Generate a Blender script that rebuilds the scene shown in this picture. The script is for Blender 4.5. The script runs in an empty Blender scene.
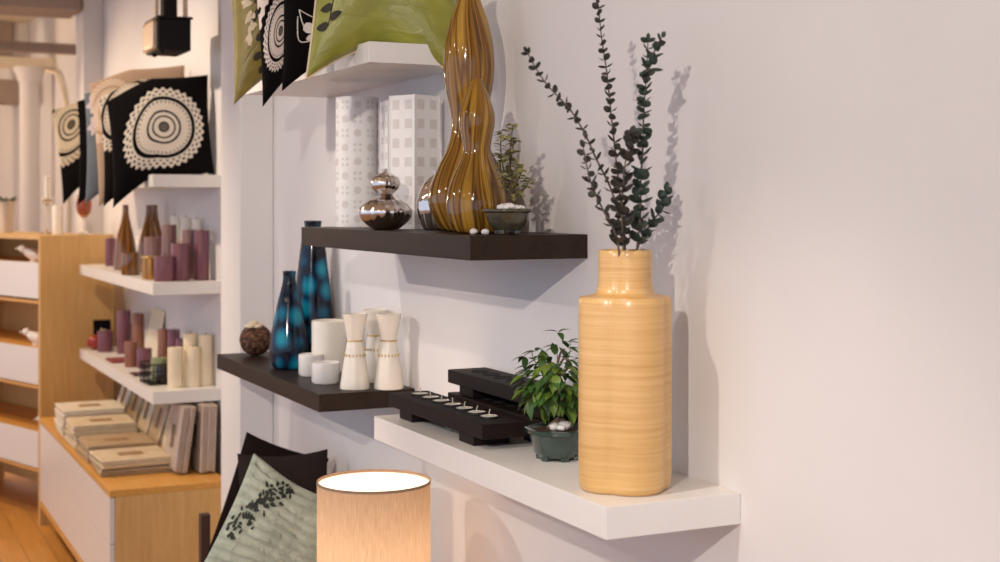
import bpy, bmesh, math, random
from mathutils import Vector, Matrix
PI = math.pi
R = math.radians
C = bpy.context.scene.collection
rnd = random.Random(7)

# ---------------------------------------------------------------- materials
class NT:
    """small helper to write node maths as expressions"""
    def __init__(s, name):
        s.mat = bpy.data.materials.new(name); s.mat.use_nodes = True
        s.t = s.mat.node_tree; s.n = s.t.nodes; s.l = s.t.links
        s.b = s.n['Principled BSDF']; s.out = s.n['Material Output']
    def node(s, typ, **kw):
        n = s.n.new(typ)
        for k, v in kw.items(): setattr(n, k, v)
        return n
    def put(s, inp, v):
        if hasattr(v, 'is_output'): s.l.new(v, inp)
        elif isinstance(v, (tuple, list)): inp.default_value = tuple(v) + ((1,) if len(v) == 3 and len(inp.default_value) == 4 else ())
        else: inp.default_value = v
    def m(s, op, a, b=0.0, c=0.0):
        n = s.node('ShaderNodeMath', operation=op)
        for i, v in enumerate((a, b, c)): s.put(n.inputs[i], v)
        return n.outputs[0]
    def obj(s): return s.node('ShaderNodeTexCoord').outputs['Object']
    def uv(s): return s.node('ShaderNodeTexCoord').outputs['UV']
    def sep(s, v):
        n = s.node('ShaderNodeSeparateXYZ'); s.l.new(v, n.inputs[0]); return n.outputs
    def comb(s, x, y, z):
        n = s.node('ShaderNodeCombineXYZ')
        for i, v in enumerate((x, y, z)): s.put(n.inputs[i], v)
        return n.outputs[0]
    def mapping(s, v, scale=(1, 1, 1), rot=(0, 0, 0)):
        n = s.node('ShaderNodeMapping'); s.l.new(v, n.inputs[0])
        n.inputs['Scale'].default_value = scale; n.inputs['Rotation'].default_value = rot
        return n.outputs[0]
    def noise(s, v, scale, detail=3, rough=.5, dist=0):
        n = s.node('ShaderNodeTexNoise'); s.l.new(v, n.inputs['Vector'])
        n.inputs['Scale'].default_value = scale; n.inputs['Detail'].default_value = detail
        n.inputs['Roughness'].default_value = rough; n.inputs['Distortion'].default_value = dist
        return n.outputs['Fac']
    def ramp(s, f, stops, interp='LINEAR'):
        n = s.node('ShaderNodeValToRGB'); s.l.new(f, n.inputs[0]); r = n.color_ramp; r.interpolation = interp
        while len(r.elements) < len(stops): r.elements.new(.5)
        for e, (p, c) in zip(r.elements, stops): e.position = p; e.color = tuple(c) + (1,)
        return n.outputs[0]
    def mix(s, f, a, b):
        n = s.node('ShaderNodeMix', data_type='RGBA'); s.put(n.inputs['Factor'], f)
        s.put(n.inputs[6], a); s.put(n.inputs[7], b); return n.outputs[2]
    def set(s, **kw):
        for k, v in kw.items(): s.put(s.b.inputs[k.replace('_', ' ')], v)
        return s
    def bump(s, h, strength=.3, dist=.002):
        n = s.node('ShaderNodeBump'); s.l.new(h, n.inputs['Height'])
        n.inputs['Strength'].default_value = strength; n.inputs['Distance'].default_value = dist
        s.l.new(n.outputs[0], s.b.inputs['Normal']); return s

def lin(c):  # 0-255 display colour -> linear
    return tuple((v/255/12.92 if v/255 <= .04045 else ((v/255+.055)/1.055)**2.4) for v in c)

def plain(name, c, rough=.5, metal=0, coat=0, var=.06, scale=30, bump=0, **kw):
    """one colour with a faint procedural variation"""
    t = NT(name); c = lin(c)
    f = t.noise(t.obj(), scale, 3)
    col = t.ramp(f, [(.3, tuple(v*(1-var) for v in c)), (.7, tuple(min(1, v*(1+var)) for v in c))])
    t.set(Base_Color=col, Roughness=rough, Metallic=metal, Coat_Weight=coat, **kw)
    if bump: t.bump(f, bump, .002)
    return t.mat

def grain(name, c1, c2, stretch, scale=1., rough=.45, bump=.05, planks=None, spec=.5):
    t = NT(name); o = t.obj()
    f = t.noise(t.mapping(o, stretch), 6*scale, 5, .6, .6)
    g = t.noise(t.mapping(o, tuple(q*4 for q in stretch)), 12*scale, 3, .6)
    f2 = t.m('ADD', t.m('MULTIPLY', f, .7), t.m('MULTIPLY', g, .3))
    col = t.ramp(f2, [(.3, lin(c1)), (.65, lin(c2))])
    if planks:
        br = t.node('ShaderNodeTexBrick'); t.l.new(t.mapping(o, (1, 1, 1), (0, 0, PI/2)), br.inputs['Vector'])
        br.inputs['Scale'].default_value = 1; br.inputs['Brick Width'].default_value = 1.6; br.inputs['Row Height'].default_value = .12
        br.inputs['Mortar Size'].default_value = .002
        br.inputs['Color1'].default_value = (1, 1, 1, 1); br.inputs['Color2'].default_value = (.8, .78, .74, 1); br.inputs['Mortar'].default_value = (.45, .38, .3, 1)
        mx = t.node('ShaderNodeMix', data_type='RGBA', blend_type='MULTIPLY'); mx.inputs['Factor'].default_value = 1
        t.l.new(col, mx.inputs[6]); t.l.new(br.outputs[0], mx.inputs[7]); col = mx.outputs[2]
    t.set(Base_Color=col, Roughness=rough, Specular_IOR_Level=spec)
    t.bump(f2, bump, .001)
    return t.mat

M = {}
M['wall'] = plain('painted_plaster', (226, 222, 221), .75, var=.015, scale=4, bump=.02)
M['ceiling'] = plain('ceiling_paint', (232, 220, 196), .8, var=.02, scale=3)
M['beam'] = plain('beam_paint', (158, 140, 128), .7, var=.05, scale=3)
M['white'] = plain('white_laminate', (232, 229, 226), .35, var=.01)
M['drawer'] = plain('drawer_front_lacquer', (228, 222, 218), .3, var=.01)
M['espresso'] = grain('espresso_veneer', (34, 24, 17), (50, 37, 28), (8, .5, 8), rough=.45, bump=.03, spec=.22)
M['walnut'] = grain('dark_walnut', (66, 44, 32), (92, 64, 46), (8, 8, .8), rough=.5)
M['ebony'] = grain('ebony_stained_wood', (20, 12, 10), (34, 22, 19), (12, .8, 12), rough=.6, bump=.08, spec=.2)
M['hole'] = plain('socket_shade', (14, 11, 11), .9)  # black colour stands for the shade down in the sockets
M['oak'] = grain('oak_veneer', (202, 156, 92), (224, 182, 120), (9, 9, .7), rough=.45)
M['oak_top'] = grain('oak_edge', (205, 145, 66), (222, 166, 86), (9, .7, 9), rough=.4)
M['floor'] = grain('floor_boards', (196, 132, 58), (224, 166, 88), (9, .6, 9), rough=.35, planks=1)
M['dark_void'] = plain('plinth_shadow_brown', (58, 42, 30), .7)  # dark tone carries the shadow under the cabinet in its colour
M['chrome'] = plain('mercury_silver', (222, 214, 208), .07, metal=1, var=.03)
M['steel'] = plain('brushed_steel', (226, 206, 182), .4, metal=.6)
M['black_metal'] = plain('black_powder_coat', (12, 10, 10), .45, Specular_IOR_Level=.25)
M['tin'] = plain('tin_cup', (215, 212, 208), .25, metal=1)
M['wick'] = plain('cotton_wick', (196, 188, 172), .9)
M['wick_dark'] = plain('burnt_wick', (40, 34, 30), .9)
M['wax'] = plain('white_wax', (236, 232, 222), .5, Subsurface_Weight=.15)
M['cream_wax'] = plain('cream_wax', (232, 216, 186), .55, var=.05, scale=12)
M['ivory'] = plain('ivory_ceramic', (238, 230, 216), .3, var=.03, scale=14, coat=.3)
M['frost'] = plain('frosted_ivory_glass', (232, 220, 198), .35, var=.05, scale=9, Subsurface_Weight=.2)
M['porcelain'] = plain('white_porcelain', (238, 234, 230), .2, var=.01, coat=.5)
M['gold'] = plain('gold_line', (196, 168, 104), .35, metal=.6)
M['paper'] = plain('white_paper_shade', (232, 229, 227), .6, var=.02)
M['paper_spot'] = plain('paper_print_grey', (212, 206, 202), .6, var=.04)
M['pot_green'] = plain('celadon_glaze', (44, 64, 58), .16, var=.3, scale=30, coat=.6)
M['pot_olive'] = plain('olive_glaze', (70, 66, 52), .2, var=.25, scale=40, coat=.5)
M['soil'] = plain('potting_soil', (70, 48, 34), .95, var=.4, scale=120, bump=.6)
M['stone'] = plain('white_stone', (226, 222, 220), .6, var=.1, scale=60)
M['bark'] = plain('bonsai_bark', (122, 98, 74), .85, var=.3, scale=90, bump=.5)
M['twig'] = plain('twig_bark', (84, 66, 50), .8, var=.2)
M['leaf'] = plain('green_leaf', (56, 88, 36), .45, var=.35, scale=25, Subsurface_Weight=.05)
M['leaf_young'] = plain('young_leaf', (96, 122, 44), .45, var=.3, scale=25)
M['leaf_small'] = plain('small_leaf', (150, 146, 88), .5, var=.35, scale=40)
M['euca'] = plain('eucalyptus_leaf', (46, 62, 52), .55, var=.3, scale=35)
M['euca_brown'] = plain('dried_eucalyptus_leaf', (50, 48, 42), .6, var=.3, scale=35)
M['euca_twig'] = plain('eucalyptus_twig', (98, 84, 74), .7)
M['black_cloth'] = plain('black_cotton', (14, 11, 12), .95, Specular_IOR_Level=.1, var=.15, scale=40, bump=.3)
M['dark_cloth'] = plain('charcoal_cotton', (48, 40, 38), .95, Specular_IOR_Level=.1, var=.12, scale=14, bump=.4)
M['brown_cloth'] = plain('dark_brown_cotton', (30, 21, 18), .95, Specular_IOR_Level=.1, var=.12, scale=14, bump=.4)
M['blue_cloth'] = plain('slate_blue_cotton', (98, 108, 118), .85, var=.1, scale=12)
M['taupe_cloth'] = plain('taupe_linen', (176, 152, 130), .9, var=.1, scale=12)
M['cream_piping'] = plain('cream_piping', (222, 200, 166), .8)
M['thread_white'] = plain('white_embroidery', (222, 216, 208), .8)
M['leaf_print'] = plain('dark_leaf_print', (44, 38, 24), .7, var=.3)
M['sprig_print'] = plain('charcoal_embroidery', (42, 44, 38), .8, var=.3)
M['flower_cream'] = plain('cream_petals', (226, 208, 176), .75, var=.1)
M['linen'] = grain('folded_linen', (204, 182, 150), (230, 212, 182), (3, 3, 30), rough=.8, bump=.2)
M['linen_white'] = grain('white_linen', (222, 208, 186), (238, 228, 210), (3, 3, 30), rough=.8, bump=.2)
M['linen_tan'] = grain('tan_linen', (170, 142, 108), (200, 172, 136), (3, 3, 30), rough=.8, bump=.2)
M['linen_grey'] = grain('mauve_grey_linen', (168, 148, 134), (198, 180, 164), (3, 3, 30), rough=.8, bump=.2)
M['label'] = plain('kraft_label', (164, 128, 86), .7)
M['label_dark'] = plain('brown_label', (112, 84, 60), .7)
M['wine'] = plain('wine_wax', (138, 60, 62), .5, var=.2, scale=20)
M['red'] = plain('red_glaze', (150, 44, 36), .3, var=.15)
M['green_wax'] = plain('sage_green_wax', (140, 150, 110), .5)
M['dark_glass'] = plain('dark_glass', (52, 40, 34), .15, coat=.6)
M['terracotta'] = plain('white_planter', (208, 196, 180), .6)

def bands(name, stops, freq, axis='x', rough=.4, coat=.3, metal=0):
    """upright streaks round a candle or jar"""
    t = NT(name); x, y, z = t.sep(t.obj())
    a = t.m('ARCTAN2', y, x)
    v = t.comb(t.m('COSINE', a), t.m('SINE', a), t.m('MULTIPLY', z, .6))
    f = t.noise(v, freq, 3, .6, .2)
    t.set(Base_Color=t.ramp(f, [(p, lin(c)) for p, c in stops]), Roughness=rough, Coat_Weight=coat, Metallic=metal)
    return t.mat
M['purple'] = bands('purple_streaked_wax', [(.3, (74, 36, 42)), (.47, (122, 66, 72)), (.58, (104, 60, 84)), (.68, (168, 120, 138)), (.76, (104, 54, 50))], 2.6)
M['mauve'] = bands('mauve_brown_wax', [(.3, (84, 54, 54)), (.5, (138, 100, 92)), (.7, (112, 70, 92))], 2.6)
M['brown_wax'] = bands('brown_streaked_wax', [(.3, (96, 54, 36)), (.5, (150, 96, 66)), (.7, (124, 66, 74))], 2.6)
M['amber'] = bands('amber_glass', [(.3, (60, 34, 10)), (.5, (122, 76, 22)), (.7, (168, 110, 38))], 2.0, rough=.12, coat=.8)
M['gold_foil'] = bands('gold_foil', [(.3, (110, 68, 20)), (.55, (176, 122, 46)), (.75, (214, 170, 88))], 5, rough=.25, coat=.4, metal=.4)

def gourd_mat():
    t = NT('amber_striped_glaze'); x, y, z = t.sep(t.obj())
    a = t.m('ADD', t.m('ARCTAN2', y, x), t.m('MULTIPLY', t.m('SINE', t.m('MULTIPLY', z, 14.0)), .16))
    v = t.comb(t.m('COSINE', a), t.m('SINE', a), t.m('MULTIPLY', z, .9))
    f = t.noise(v, 1.75, 2.2, .5, .15)
    col = t.ramp(f, [(.27, lin((40, 22, 8))), (.35, lin((136, 94, 30))), (.41, lin((74, 46, 14))), (.48, lin((164, 122, 44))),
                     (.54, lin((104, 66, 20))), (.61, lin((180, 140, 62))), (.68, lin((88, 56, 18))), (.76, lin((150, 106, 38)))])
    t.set(Base_Color=col, Roughness=.10, Coat_Weight=.35, Coat_Roughness=.03, Specular_IOR_Level=.3)
    return t.mat
M['gourd'] = gourd_mat()

def bamboo_mat():
    t = NT('spun_bamboo'); x, y, z = t.sep(t.obj())
    f = t.noise(t.comb(t.m('MULTIPLY', x, 2.0), t.m('MULTIPLY', y, 2.0), t.m('MULTIPLY', z, 95.0)), 1.6, 4, .65)
    g = t.noise(t.comb(t.m('MULTIPLY', x, 6.0), t.m('MULTIPLY', y, 6.0), t.m('MULTIPLY', z, 420.0)), 1.0, 2, .5)
    h = t.m('ADD', t.m('MULTIPLY', f, .65), t.m('MULTIPLY', g, .35))
    t.set(Base_Color=t.ramp(h, [(.3, lin((200, 150, 84))), (.5, lin((216, 172, 108))), (.7, lin((226, 188, 128)))]), Roughness=.36, Coat_Weight=.35, Coat_Roughness=.2)
    t.bump(h, .12, .001)
    return t.mat
M['bamboo'] = bamboo_mat()

def blue_mat():
    t = NT('peacock_blue_glass')
    vo = t.node('ShaderNodeTexVoronoi', feature='SMOOTH_F1'); t.l.new(t.mapping(t.obj(), (1, 1, .8)), vo.inputs['Vector'])
    vo.inputs['Scale'].default_value = 17; vo.inputs['Randomness'].default_value = .55; vo.inputs['Smoothness'].default_value = .25
    n = t.noise(t.obj(), 40, 2)
    f = t.m('ADD', vo.outputs['Distance'], t.m('MULTIPLY', n, .12))
    t.set(Base_Color=t.ramp(f, [(.22, lin((24, 138, 160))), (.40, lin((10, 98, 128))), (.55, lin((10, 36, 60))), (.7, lin((7, 12, 24)))]),
          Roughness=.1, Coat_Weight=.2, Coat_Roughness=.04, Specular_IOR_Level=.3)
    return t.mat
M['blue'] = blue_mat()

def coco_mat():
    t = NT('woven_coir'); o = t.obj()
    w = t.node('ShaderNodeTexVoronoi', feature='F1'); t.l.new(t.mapping(o, (1, 1, 1.6)), w.inputs['Vector']); w.inputs['Scale'].default_value = 75
    t.set(Base_Color=t.ramp(w.outputs['Distance'], [(.1, lin((142, 98, 66))), (.5, lin((92, 54, 34))), (.8, lin((44, 26, 18)))]), Roughness=.75)
    t.bump(w.outputs['Distance'], .8, -.004)
    return t.mat
M['coir'] = coco_mat()

def satin_mat(name, c1, c2):
    t = NT(name); f = t.noise(t.mapping(t.uv(), (1.2, 2.2, 1)), 2.2, 3, .5, .8)
    t.set(Base_Color=t.ramp(f, [(.3, lin(c1)), (.7, lin(c2))]), Roughness=.42, Sheen_Weight=.5, Sheen_Roughness=.4)
    g = t.noise(t.mapping(t.uv(), (2.5, 5, 1), (0, 0, .6)), 2.0, 3, .5, 1.2)
    t.bump(g, .22, .02)
    return t.mat
M['satin'] = satin_mat('green_satin', (124, 124, 38), (152, 152, 58))
M['olive'] = satin_mat('olive_satin', (120, 106, 40), (146, 128, 52))

def sage_mat():
    t = NT('sage_quilted_cotton'); u, v, _ = t.sep(t.uv())
    f = t.noise(t.uv(), 6, 4, .6)
    q = t.m('ABSOLUTE', t.m('SINE', t.m('ADD', t.m('MULTIPLY', v, 46.0), t.m('MULTIPLY', f, 3.0))))
    q2 = t.m('ABSOLUTE', t.m('SINE', t.m('ADD', t.m('MULTIPLY', u, 20.0), t.m('MULTIPLY', f, 6.0))))
    h = t.m('ADD', t.m('MULTIPLY', q, .6), t.m('ADD', t.m('MULTIPLY', q2, .3), f))
    t.set(Base_Color=t.ramp(f, [(.3, lin((160, 168, 148))), (.7, lin((190, 197, 177)))]), Roughness=.75, Sheen_Weight=.3)
    t.bump(h, 1.0, .010)
    return t.mat
M['sage'] = sage_mat()

def medallion_mat(name, cx, cy, s, fg=(222, 214, 204), bg=(13, 10, 11), stretch=1.0, outer2=False):
    """concentric lace rings in thread on dark cloth; s = outer radius in cushion widths"""
    t = NT(name); u, v, _ = t.sep(t.uv())
    du = t.m('MULTIPLY', t.m('SUBTRACT', u, cx), stretch); dv = t.m('SUBTRACT', v, cy)
    r = t.m('DIVIDE', t.m('SQRT', t.m('ADD', t.m('MULTIPLY', du, du), t.m('MULTIPLY', dv, dv))), s)
    th = t.m('ARCTAN2', dv, du)
    def band(a, b): return t.m('MULTIPLY', t.m('GREATER_THAN', r, a), t.m('LESS_THAN', r, b))
    tot = band(.13, .24)
    for a, b in ((.28, .36), (.41, .67)): tot = t.m('MAXIMUM', tot, band(a, b))
    dots = t.m('MULTIPLY', t.m('GREATER_THAN', t.m('SINE', t.m('MULTIPLY', th, 40.0)), .2), band(.6, .64))
    tot = t.m('SUBTRACT', tot, t.m('MULTIPLY', dots, .8))
    edge = t.m('ADD', .97, t.m('MULTIPLY', t.m('SINE', t.m('MULTIPLY', th, 34.0)), .035))
    outer = t.m('MULTIPLY', t.m('GREATER_THAN', r, .76), t.m('LESS_THAN', r, edge))
    h1 = t.m('MULTIPLY', t.m('GREATER_THAN', t.m('SINE', t.m('MULTIPLY', th, 34.0)), .25), band(.87, .915))
    h2 = t.m('MULTIPLY', t.m('GREATER_THAN', t.m('SINE', t.m('ADD', t.m('MULTIPLY', th, 34.0), PI)), .35), band(.8, .835))
    outer = t.m('SUBTRACT', outer, t.m('MAXIMUM', h1, h2))
    tot = t.m('MAXIMUM', tot, outer)
    core = t.m('MULTIPLY', band(.0, .1), .18)
    tot = t.m('MINIMUM', t.m('MAXIMUM', t.m('MAXIMUM', tot, core), 0), 1)
    if outer2:
        e2 = t.m('ADD', 1.75, t.m('MULTIPLY', t.m('SINE', t.m('MULTIPLY', th, 26.0)), .07))
        o2 = t.m('MULTIPLY', t.m('MULTIPLY', t.m('GREATER_THAN', r, t.m('ADD', 1.22, t.m('MULTIPLY', t.m('SINE', t.m('MULTIPLY', th, 26.0)), .05))), t.m('LESS_THAN', r, e2)), t.m('GREATER_THAN', th, .45))
        h3 = t.m('MULTIPLY', t.m('GREATER_THAN', t.m('SINE', t.m('ADD', t.m('MULTIPLY', th, 26.0), PI)), .3), band(1.42, 1.55))
        tot = t.m('MAXIMUM', tot, t.m('SUBTRACT', o2, h3))
    t.set(Base_Color=t.mix(tot, lin(bg), lin(fg)), Roughness=.92, Specular_IOR_Level=.12)
    t.bump(t.m('ADD', t.m('MULTIPLY', tot, .5), t.noise(t.uv(), 60, 2)), .35, .002)
    return t.mat

def shade_mat():
    t = NT('lamp_shade_fabric'); x, y, z = t.sep(t.obj())
    a = t.m('ARCTAN2', y, x)
    v = t.comb(t.m('COSINE', a), t.m('SINE', a), t.m('MULTIPLY', z, .35))
    f = t.noise(v, 70, 3, .6)
    col = t.ramp(f, [(.3, lin((176, 146, 116))), (.7, lin((200, 170, 140)))])
    t.set(Base_Color=col, Roughness=.9)
    tr = t.node('ShaderNodeBsdfTranslucent'); t.l.new(col, tr.inputs[0])
    mx = t.node('ShaderNodeMixShader'); mx.inputs[0].default_value = .2
    t.l.new(t.b.outputs[0], mx.inputs[1]); t.l.new(tr.outputs[0], mx.inputs[2]); t.l.new(mx.outputs[0], t.out.inputs[0])
    return t.mat
M['shade'] = shade_mat()

def translucent(name, c, k=.6):
    t = NT(name); f = t.noise(t.obj(), 20, 2); col = t.ramp(f, [(.2, tuple(.96*v for v in lin(c))), (.8, lin(c))])
    t.set(Base_Color=col, Roughness=.8)
    tr = t.node('ShaderNodeBsdfTranslucent'); t.l.new(col, tr.inputs[0])
    mx = t.node('ShaderNodeMixShader'); mx.inputs[0].default_value = k
    t.l.new(t.b.outputs[0], mx.inputs[1]); t.l.new(tr.outputs[0], mx.inputs[2]); t.l.new(mx.outputs[0], t.out.inputs[0])
    return t.mat
M['diffuser'] = translucent('opal_diffuser', (253, 251, 248), .9)

def film_mat():
    t = NT('clear_wrap'); f = t.noise(t.obj(), 30, 3, .6, .6)
    gl = t.node('ShaderNodeBsdfGlossy'); gl.inputs['Roughness'].default_value = .12
    tp = t.node('ShaderNodeBsdfTransparent'); mx = t.node('ShaderNodeMixShader')
    t.l.new(t.ramp(f, [(.4, (.04,)*3), (.7, (.24,)*3)]), mx.inputs[0])
    bp = t.node('ShaderNodeBump'); t.l.new(f, bp.inputs['Height']); bp.inputs['Strength'].default_value = .6; bp.inputs['Distance'].default_value = .01
    t.l.new(bp.outputs[0], gl.inputs['Normal'])
    t.l.new(tp.outputs[0], mx.inputs[1]); t.l.new(gl.outputs[0], mx.inputs[2]); t.l.new(mx.outputs[0], t.out.inputs[0])
    return t.mat
M['film'] = film_mat()

def glass_mat(name, c):
    t = NT(name); f = t.noise(t.obj(), 5, 1)
    t.set(Base_Color=t.ramp(f, [(0, lin(c)), (1, lin(c))]), Roughness=.05, Transmission_Weight=.85, IOR=1.45)
    return t.mat
M['amber_clear'] = glass_mat('rose_amber_glass', (206, 140, 106))
M['clear'] = glass_mat('clear_glass', (240, 238, 226))

def emit(name, c, s):
    t = NT(name); t.set(Base_Color=lin(c), Emission_Color=lin(c), Emission_Strength=s); return t.mat
M['lit'] = emit('lit_lamp_disc', (255, 240, 205), 6)

# ---------------------------------------------------------------- mesh helpers
BOXY = set()
def BM(): return bmesh.new()
def obj(name, bm, mats, parent=None, loc=(0, 0, 0), rot=(0, 0, 0), smooth=True, ang=40):
    boxy = id(bm) in BOXY; BOXY.discard(id(bm))
    bmesh.ops.recalc_face_normals(bm, faces=bm.faces[:])
    me = bpy.data.meshes.new(name); bm.to_mesh(me); bm.free()
    for m in (mats if isinstance(mats, (list, tuple)) else [mats]): me.materials.append(M[m] if isinstance(m, str) else m)
    if smooth:
        me.polygons.foreach_set('use_smooth', [True]*len(me.polygons))
        try: me.set_sharp_from_angle(angle=R(ang))
        except Exception: pass
    o = bpy.data.objects.new(name, me); C.objects.link(o); o.parent = parent; o.location = loc; o.rotation_euler = rot
    if boxy and smooth: o.modifiers.new('even_normals', 'WEIGHTED_NORMAL').keep_sharp = True
    return o
def thing(name, label, cat, loc=(0, 0, 0), rot=(0, 0, 0), group=None):
    o = bpy.data.objects.new(name, None); C.objects.link(o); o.location = loc; o.rotation_euler = rot; o.empty_display_size = .05
    return tag(o, label, cat, group)
def tag(o, label, cat, group=None):
    o['label'] = label; o['category'] = cat
    if group: o['group'] = group
    return o
def struct(name, bm, m, **kw):
    o = obj(name, bm, m, **kw); o['kind'] = 'structure'; return o
def dup(root, loc, label, rot=None):
    r = root.copy(); C.objects.link(r); r.location = loc; r['label'] = label
    if rot is not None: r.rotation_euler = rot
    for ch in list(root.children):
        c = ch.copy(); C.objects.link(c); c.parent = r
        for g in list(ch.children):
            d = g.copy(); C.objects.link(d); d.parent = c
    return r

def box(bm, x0, x1, y0, y1, z0, z1, bev=.002, seg=2, mi=0):
    r = bmesh.ops.create_cube(bm, size=1, matrix=Matrix.Translation(((x0+x1)/2, (y0+y1)/2, (z0+z1)/2)) @ Matrix.Diagonal((abs(x1-x0), abs(y1-y0), abs(z1-z0), 1)))
    vs = set(r['verts']); fs = [f for f in bm.faces if all(v in vs for v in f.verts)]
    for f in fs: f.material_index = mi
    if bev:
        BOXY.add(id(bm))
        es = [e for e in bm.edges if e.verts[0] in vs and e.verts[1] in vs]
        bmesh.ops.bevel(bm, geom=es, offset=bev, segments=seg, profile=.5, affect='EDGES')
    return bm
def lathe(bm, prof, seg=40, mod=None, mi=0, c=(0, 0, 0)):
    """prof: (radius, z) from bottom to top; radius 0 closes. mod(angle, r, z) -> r"""
    rings = []
    for r, z in prof:
        if r <= 1e-6: rings.append([bm.verts.new((c[0], c[1], c[2]+z))])
        else:
            ring = []
            for k in range(seg):
                a = 2*PI*k/seg; q = mod(a, r, z) if mod else r
                ring.append(bm.verts.new((c[0]+q*math.cos(a), c[1]+q*math.sin(a), c[2]+z)))
            rings.append(ring)
    for A, B in zip(rings, rings[1:]):
        if len(A) == 1 and len(B) == 1: continue
        for k in range(seg):
            k2 = (k+1) % seg
            if len(A) == 1: f = bm.faces.new((A[0], B[k2], B[k]))
            elif len(B) == 1: f = bm.faces.new((A[k], A[k2], B[0]))
            else: f = bm.faces.new((A[k], A[k2], B[k2], B[k]))
            f.material_index = mi
    return bm
def spline(pts, n=6):
    """Catmull-Rom through pts"""
    P = [Vector(p) for p in pts]; out = []
    for i in range(len(P)-1):
        p0 = P[max(i-1, 0)]; p1 = P[i]; p2 = P[i+1]; p3 = P[min(i+2, len(P)-1)]
        for k in range(n):
            t = k/n
            out.append(.5*((2*p1)+(p2-p0)*t+(2*p0-5*p1+4*p2-p3)*t*t+(3*p1-p0-3*p2+p3)*t**3))
    out.append(P[-1]); return out
def prof(pts, n=6): return [(max(p.x, 0), p.y) for p in spline([(r, z, 0) for r, z in pts], n)]
def tube(bm, pts, r0, r1=None, seg=8, mi=0):
    r1 = r0 if r1 is None else r1
    pts = [Vector(p) for p in pts]; rings = []
    up = Vector((0, 0, 1))
    for i, p in enumerate(pts):
        d = (pts[min(i+1, len(pts)-1)]-pts[max(i-1, 0)]).normalized()
        a = d.cross(up)
        if a.length < .05: a = d.cross(Vector((1, 0, 0)))
        a.normalize(); b = d.cross(a).normalized(); r = r0+(r1-r0)*i/(len(pts)-1)
        rings.append([bm.verts.new(p+(a*math.cos(2*PI*k/seg)+b*math.sin(2*PI*k/seg))*r) for k in range(seg)])
    for A, B in zip(rings, rings[1:]):
        for k in range(seg): bm.faces.new((A[k], A[(k+1) % seg], B[(k+1) % seg], B[k])).material_index = mi
    bm.faces.new(rings[0][::-1]).material_index = mi; bm.faces.new(rings[-1]).material_index = mi
    return bm
def ball(bm, c, r, sx=1, sy=1, sz=1, sub=2, jit=0):
    q = bmesh.ops.create_icosphere(bm, subdivisions=sub, radius=r, matrix=Matrix.Translation(c) @ Matrix.Diagonal((sx, sy, sz, 1)))
    if jit:
        for v in q['verts']: v.co += Vector((rnd.uniform(-1, 1), rnd.uniform(-1, 1), rnd.uniform(-1, 1)))*jit
    return bm
def leaf(bm, p, d, n, L, W, curl=.15, mi=0, pts=6):
    """a pointed, slightly folded leaf from p along d with face normal n"""
    d = Vector(d).normalized(); n = Vector(n); n = (n-d*n.dot(d)).normalized() if (n-d*n.dot(d)).length > 1e-3 else d.orthogonal().normalized()
    s = d.cross(n)
    mid, lf, rt = [], [], []
    for i in range(pts):
        t = i/(pts-1); w = W*.5*math.sin(PI*min(1, t**.8))*1.0; q = Vector(p)+d*L*t-n*curl*L*t*t
        mid.append(bm.verts.new(q)); 
        if 0 < i < pts-1: lf.append(bm.verts.new(q+s*w+n*w*.25)); rt.append(bm.verts.new(q-s*w+n*w*.25))
    for i in range(pts-1):
        for side in (lf, rt):
            a = side[i-1] if 0 < i else None; b = side[i] if i < pts-2 else None
            vs = [v for v in (mid[i], a, b, mid[i+1]) if v]
            # order: mid i, side i, side i+1, mid i+1
            try: bm.faces.new(vs).material_index = mi
            except ValueError: pass
def disc_leaf(bm, p, d, n, r, cup=.25, mi=0):
    """round eucalyptus leaf: stalk at p, growing along d, facing n"""
    d = Vector(d).normalized(); n = Vector(n).normalized(); s = d.cross(n).normalized(); n = s.cross(d)
    c = Vector(p)+d*r*1.05
    cv = bm.verts.new(c-n*cup*r)
    ring = [bm.verts.new(c+(d*math.cos(2*PI*k/9)*1.0+s*math.sin(2*PI*k/9)*.92)*r*(1.12 if k == 0 else 1)) for k in range(9)]
    for k in range(9): bm.faces.new((cv, ring[k], ring[(k+1) % 9])).material_index = mi

# ---------------------------------------------------------------- room (x: towards the wall, y: along it, z: up)
struct('floor', box(BM(), -6, .15, -4, 15, -.1, 0, 0), 'floor', smooth=False)
struct('ceiling', box(BM(), -6, .15, -4, 15, 3.1, 3.2, 0), 'ceiling', smooth=False)
struct('wall_right', box(BM(), 0, .15, -4, 15, 0, 3.1, 0), 'wall', smooth=False)
struct('wall_end', box(BM(), -6, 0, 14.6, 14.75, 0, 3.1, 0), 'wall', smooth=False)
for y0, y1, d in ((4.81, 5.08, .123), (8.29, 8.56, .115), (11.75, 12.0, .12)):
    struct('pillar', box(BM(), -d, -.0005, y0, y1, 0, 3.1, .006), 'wall')
for y0, y1, z0 in ((8.3, 8.62, 2.76), (11.7, 12.0, 2.8)):
    b = box(BM(), -6, -.13, y0, y1, z0+.06, 3.099, .004); box(b, -6, -.13, y0-.05, y1+.05, z0, z0+.06, .004)
    struct('ceiling_beam', b, 'beam')

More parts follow.
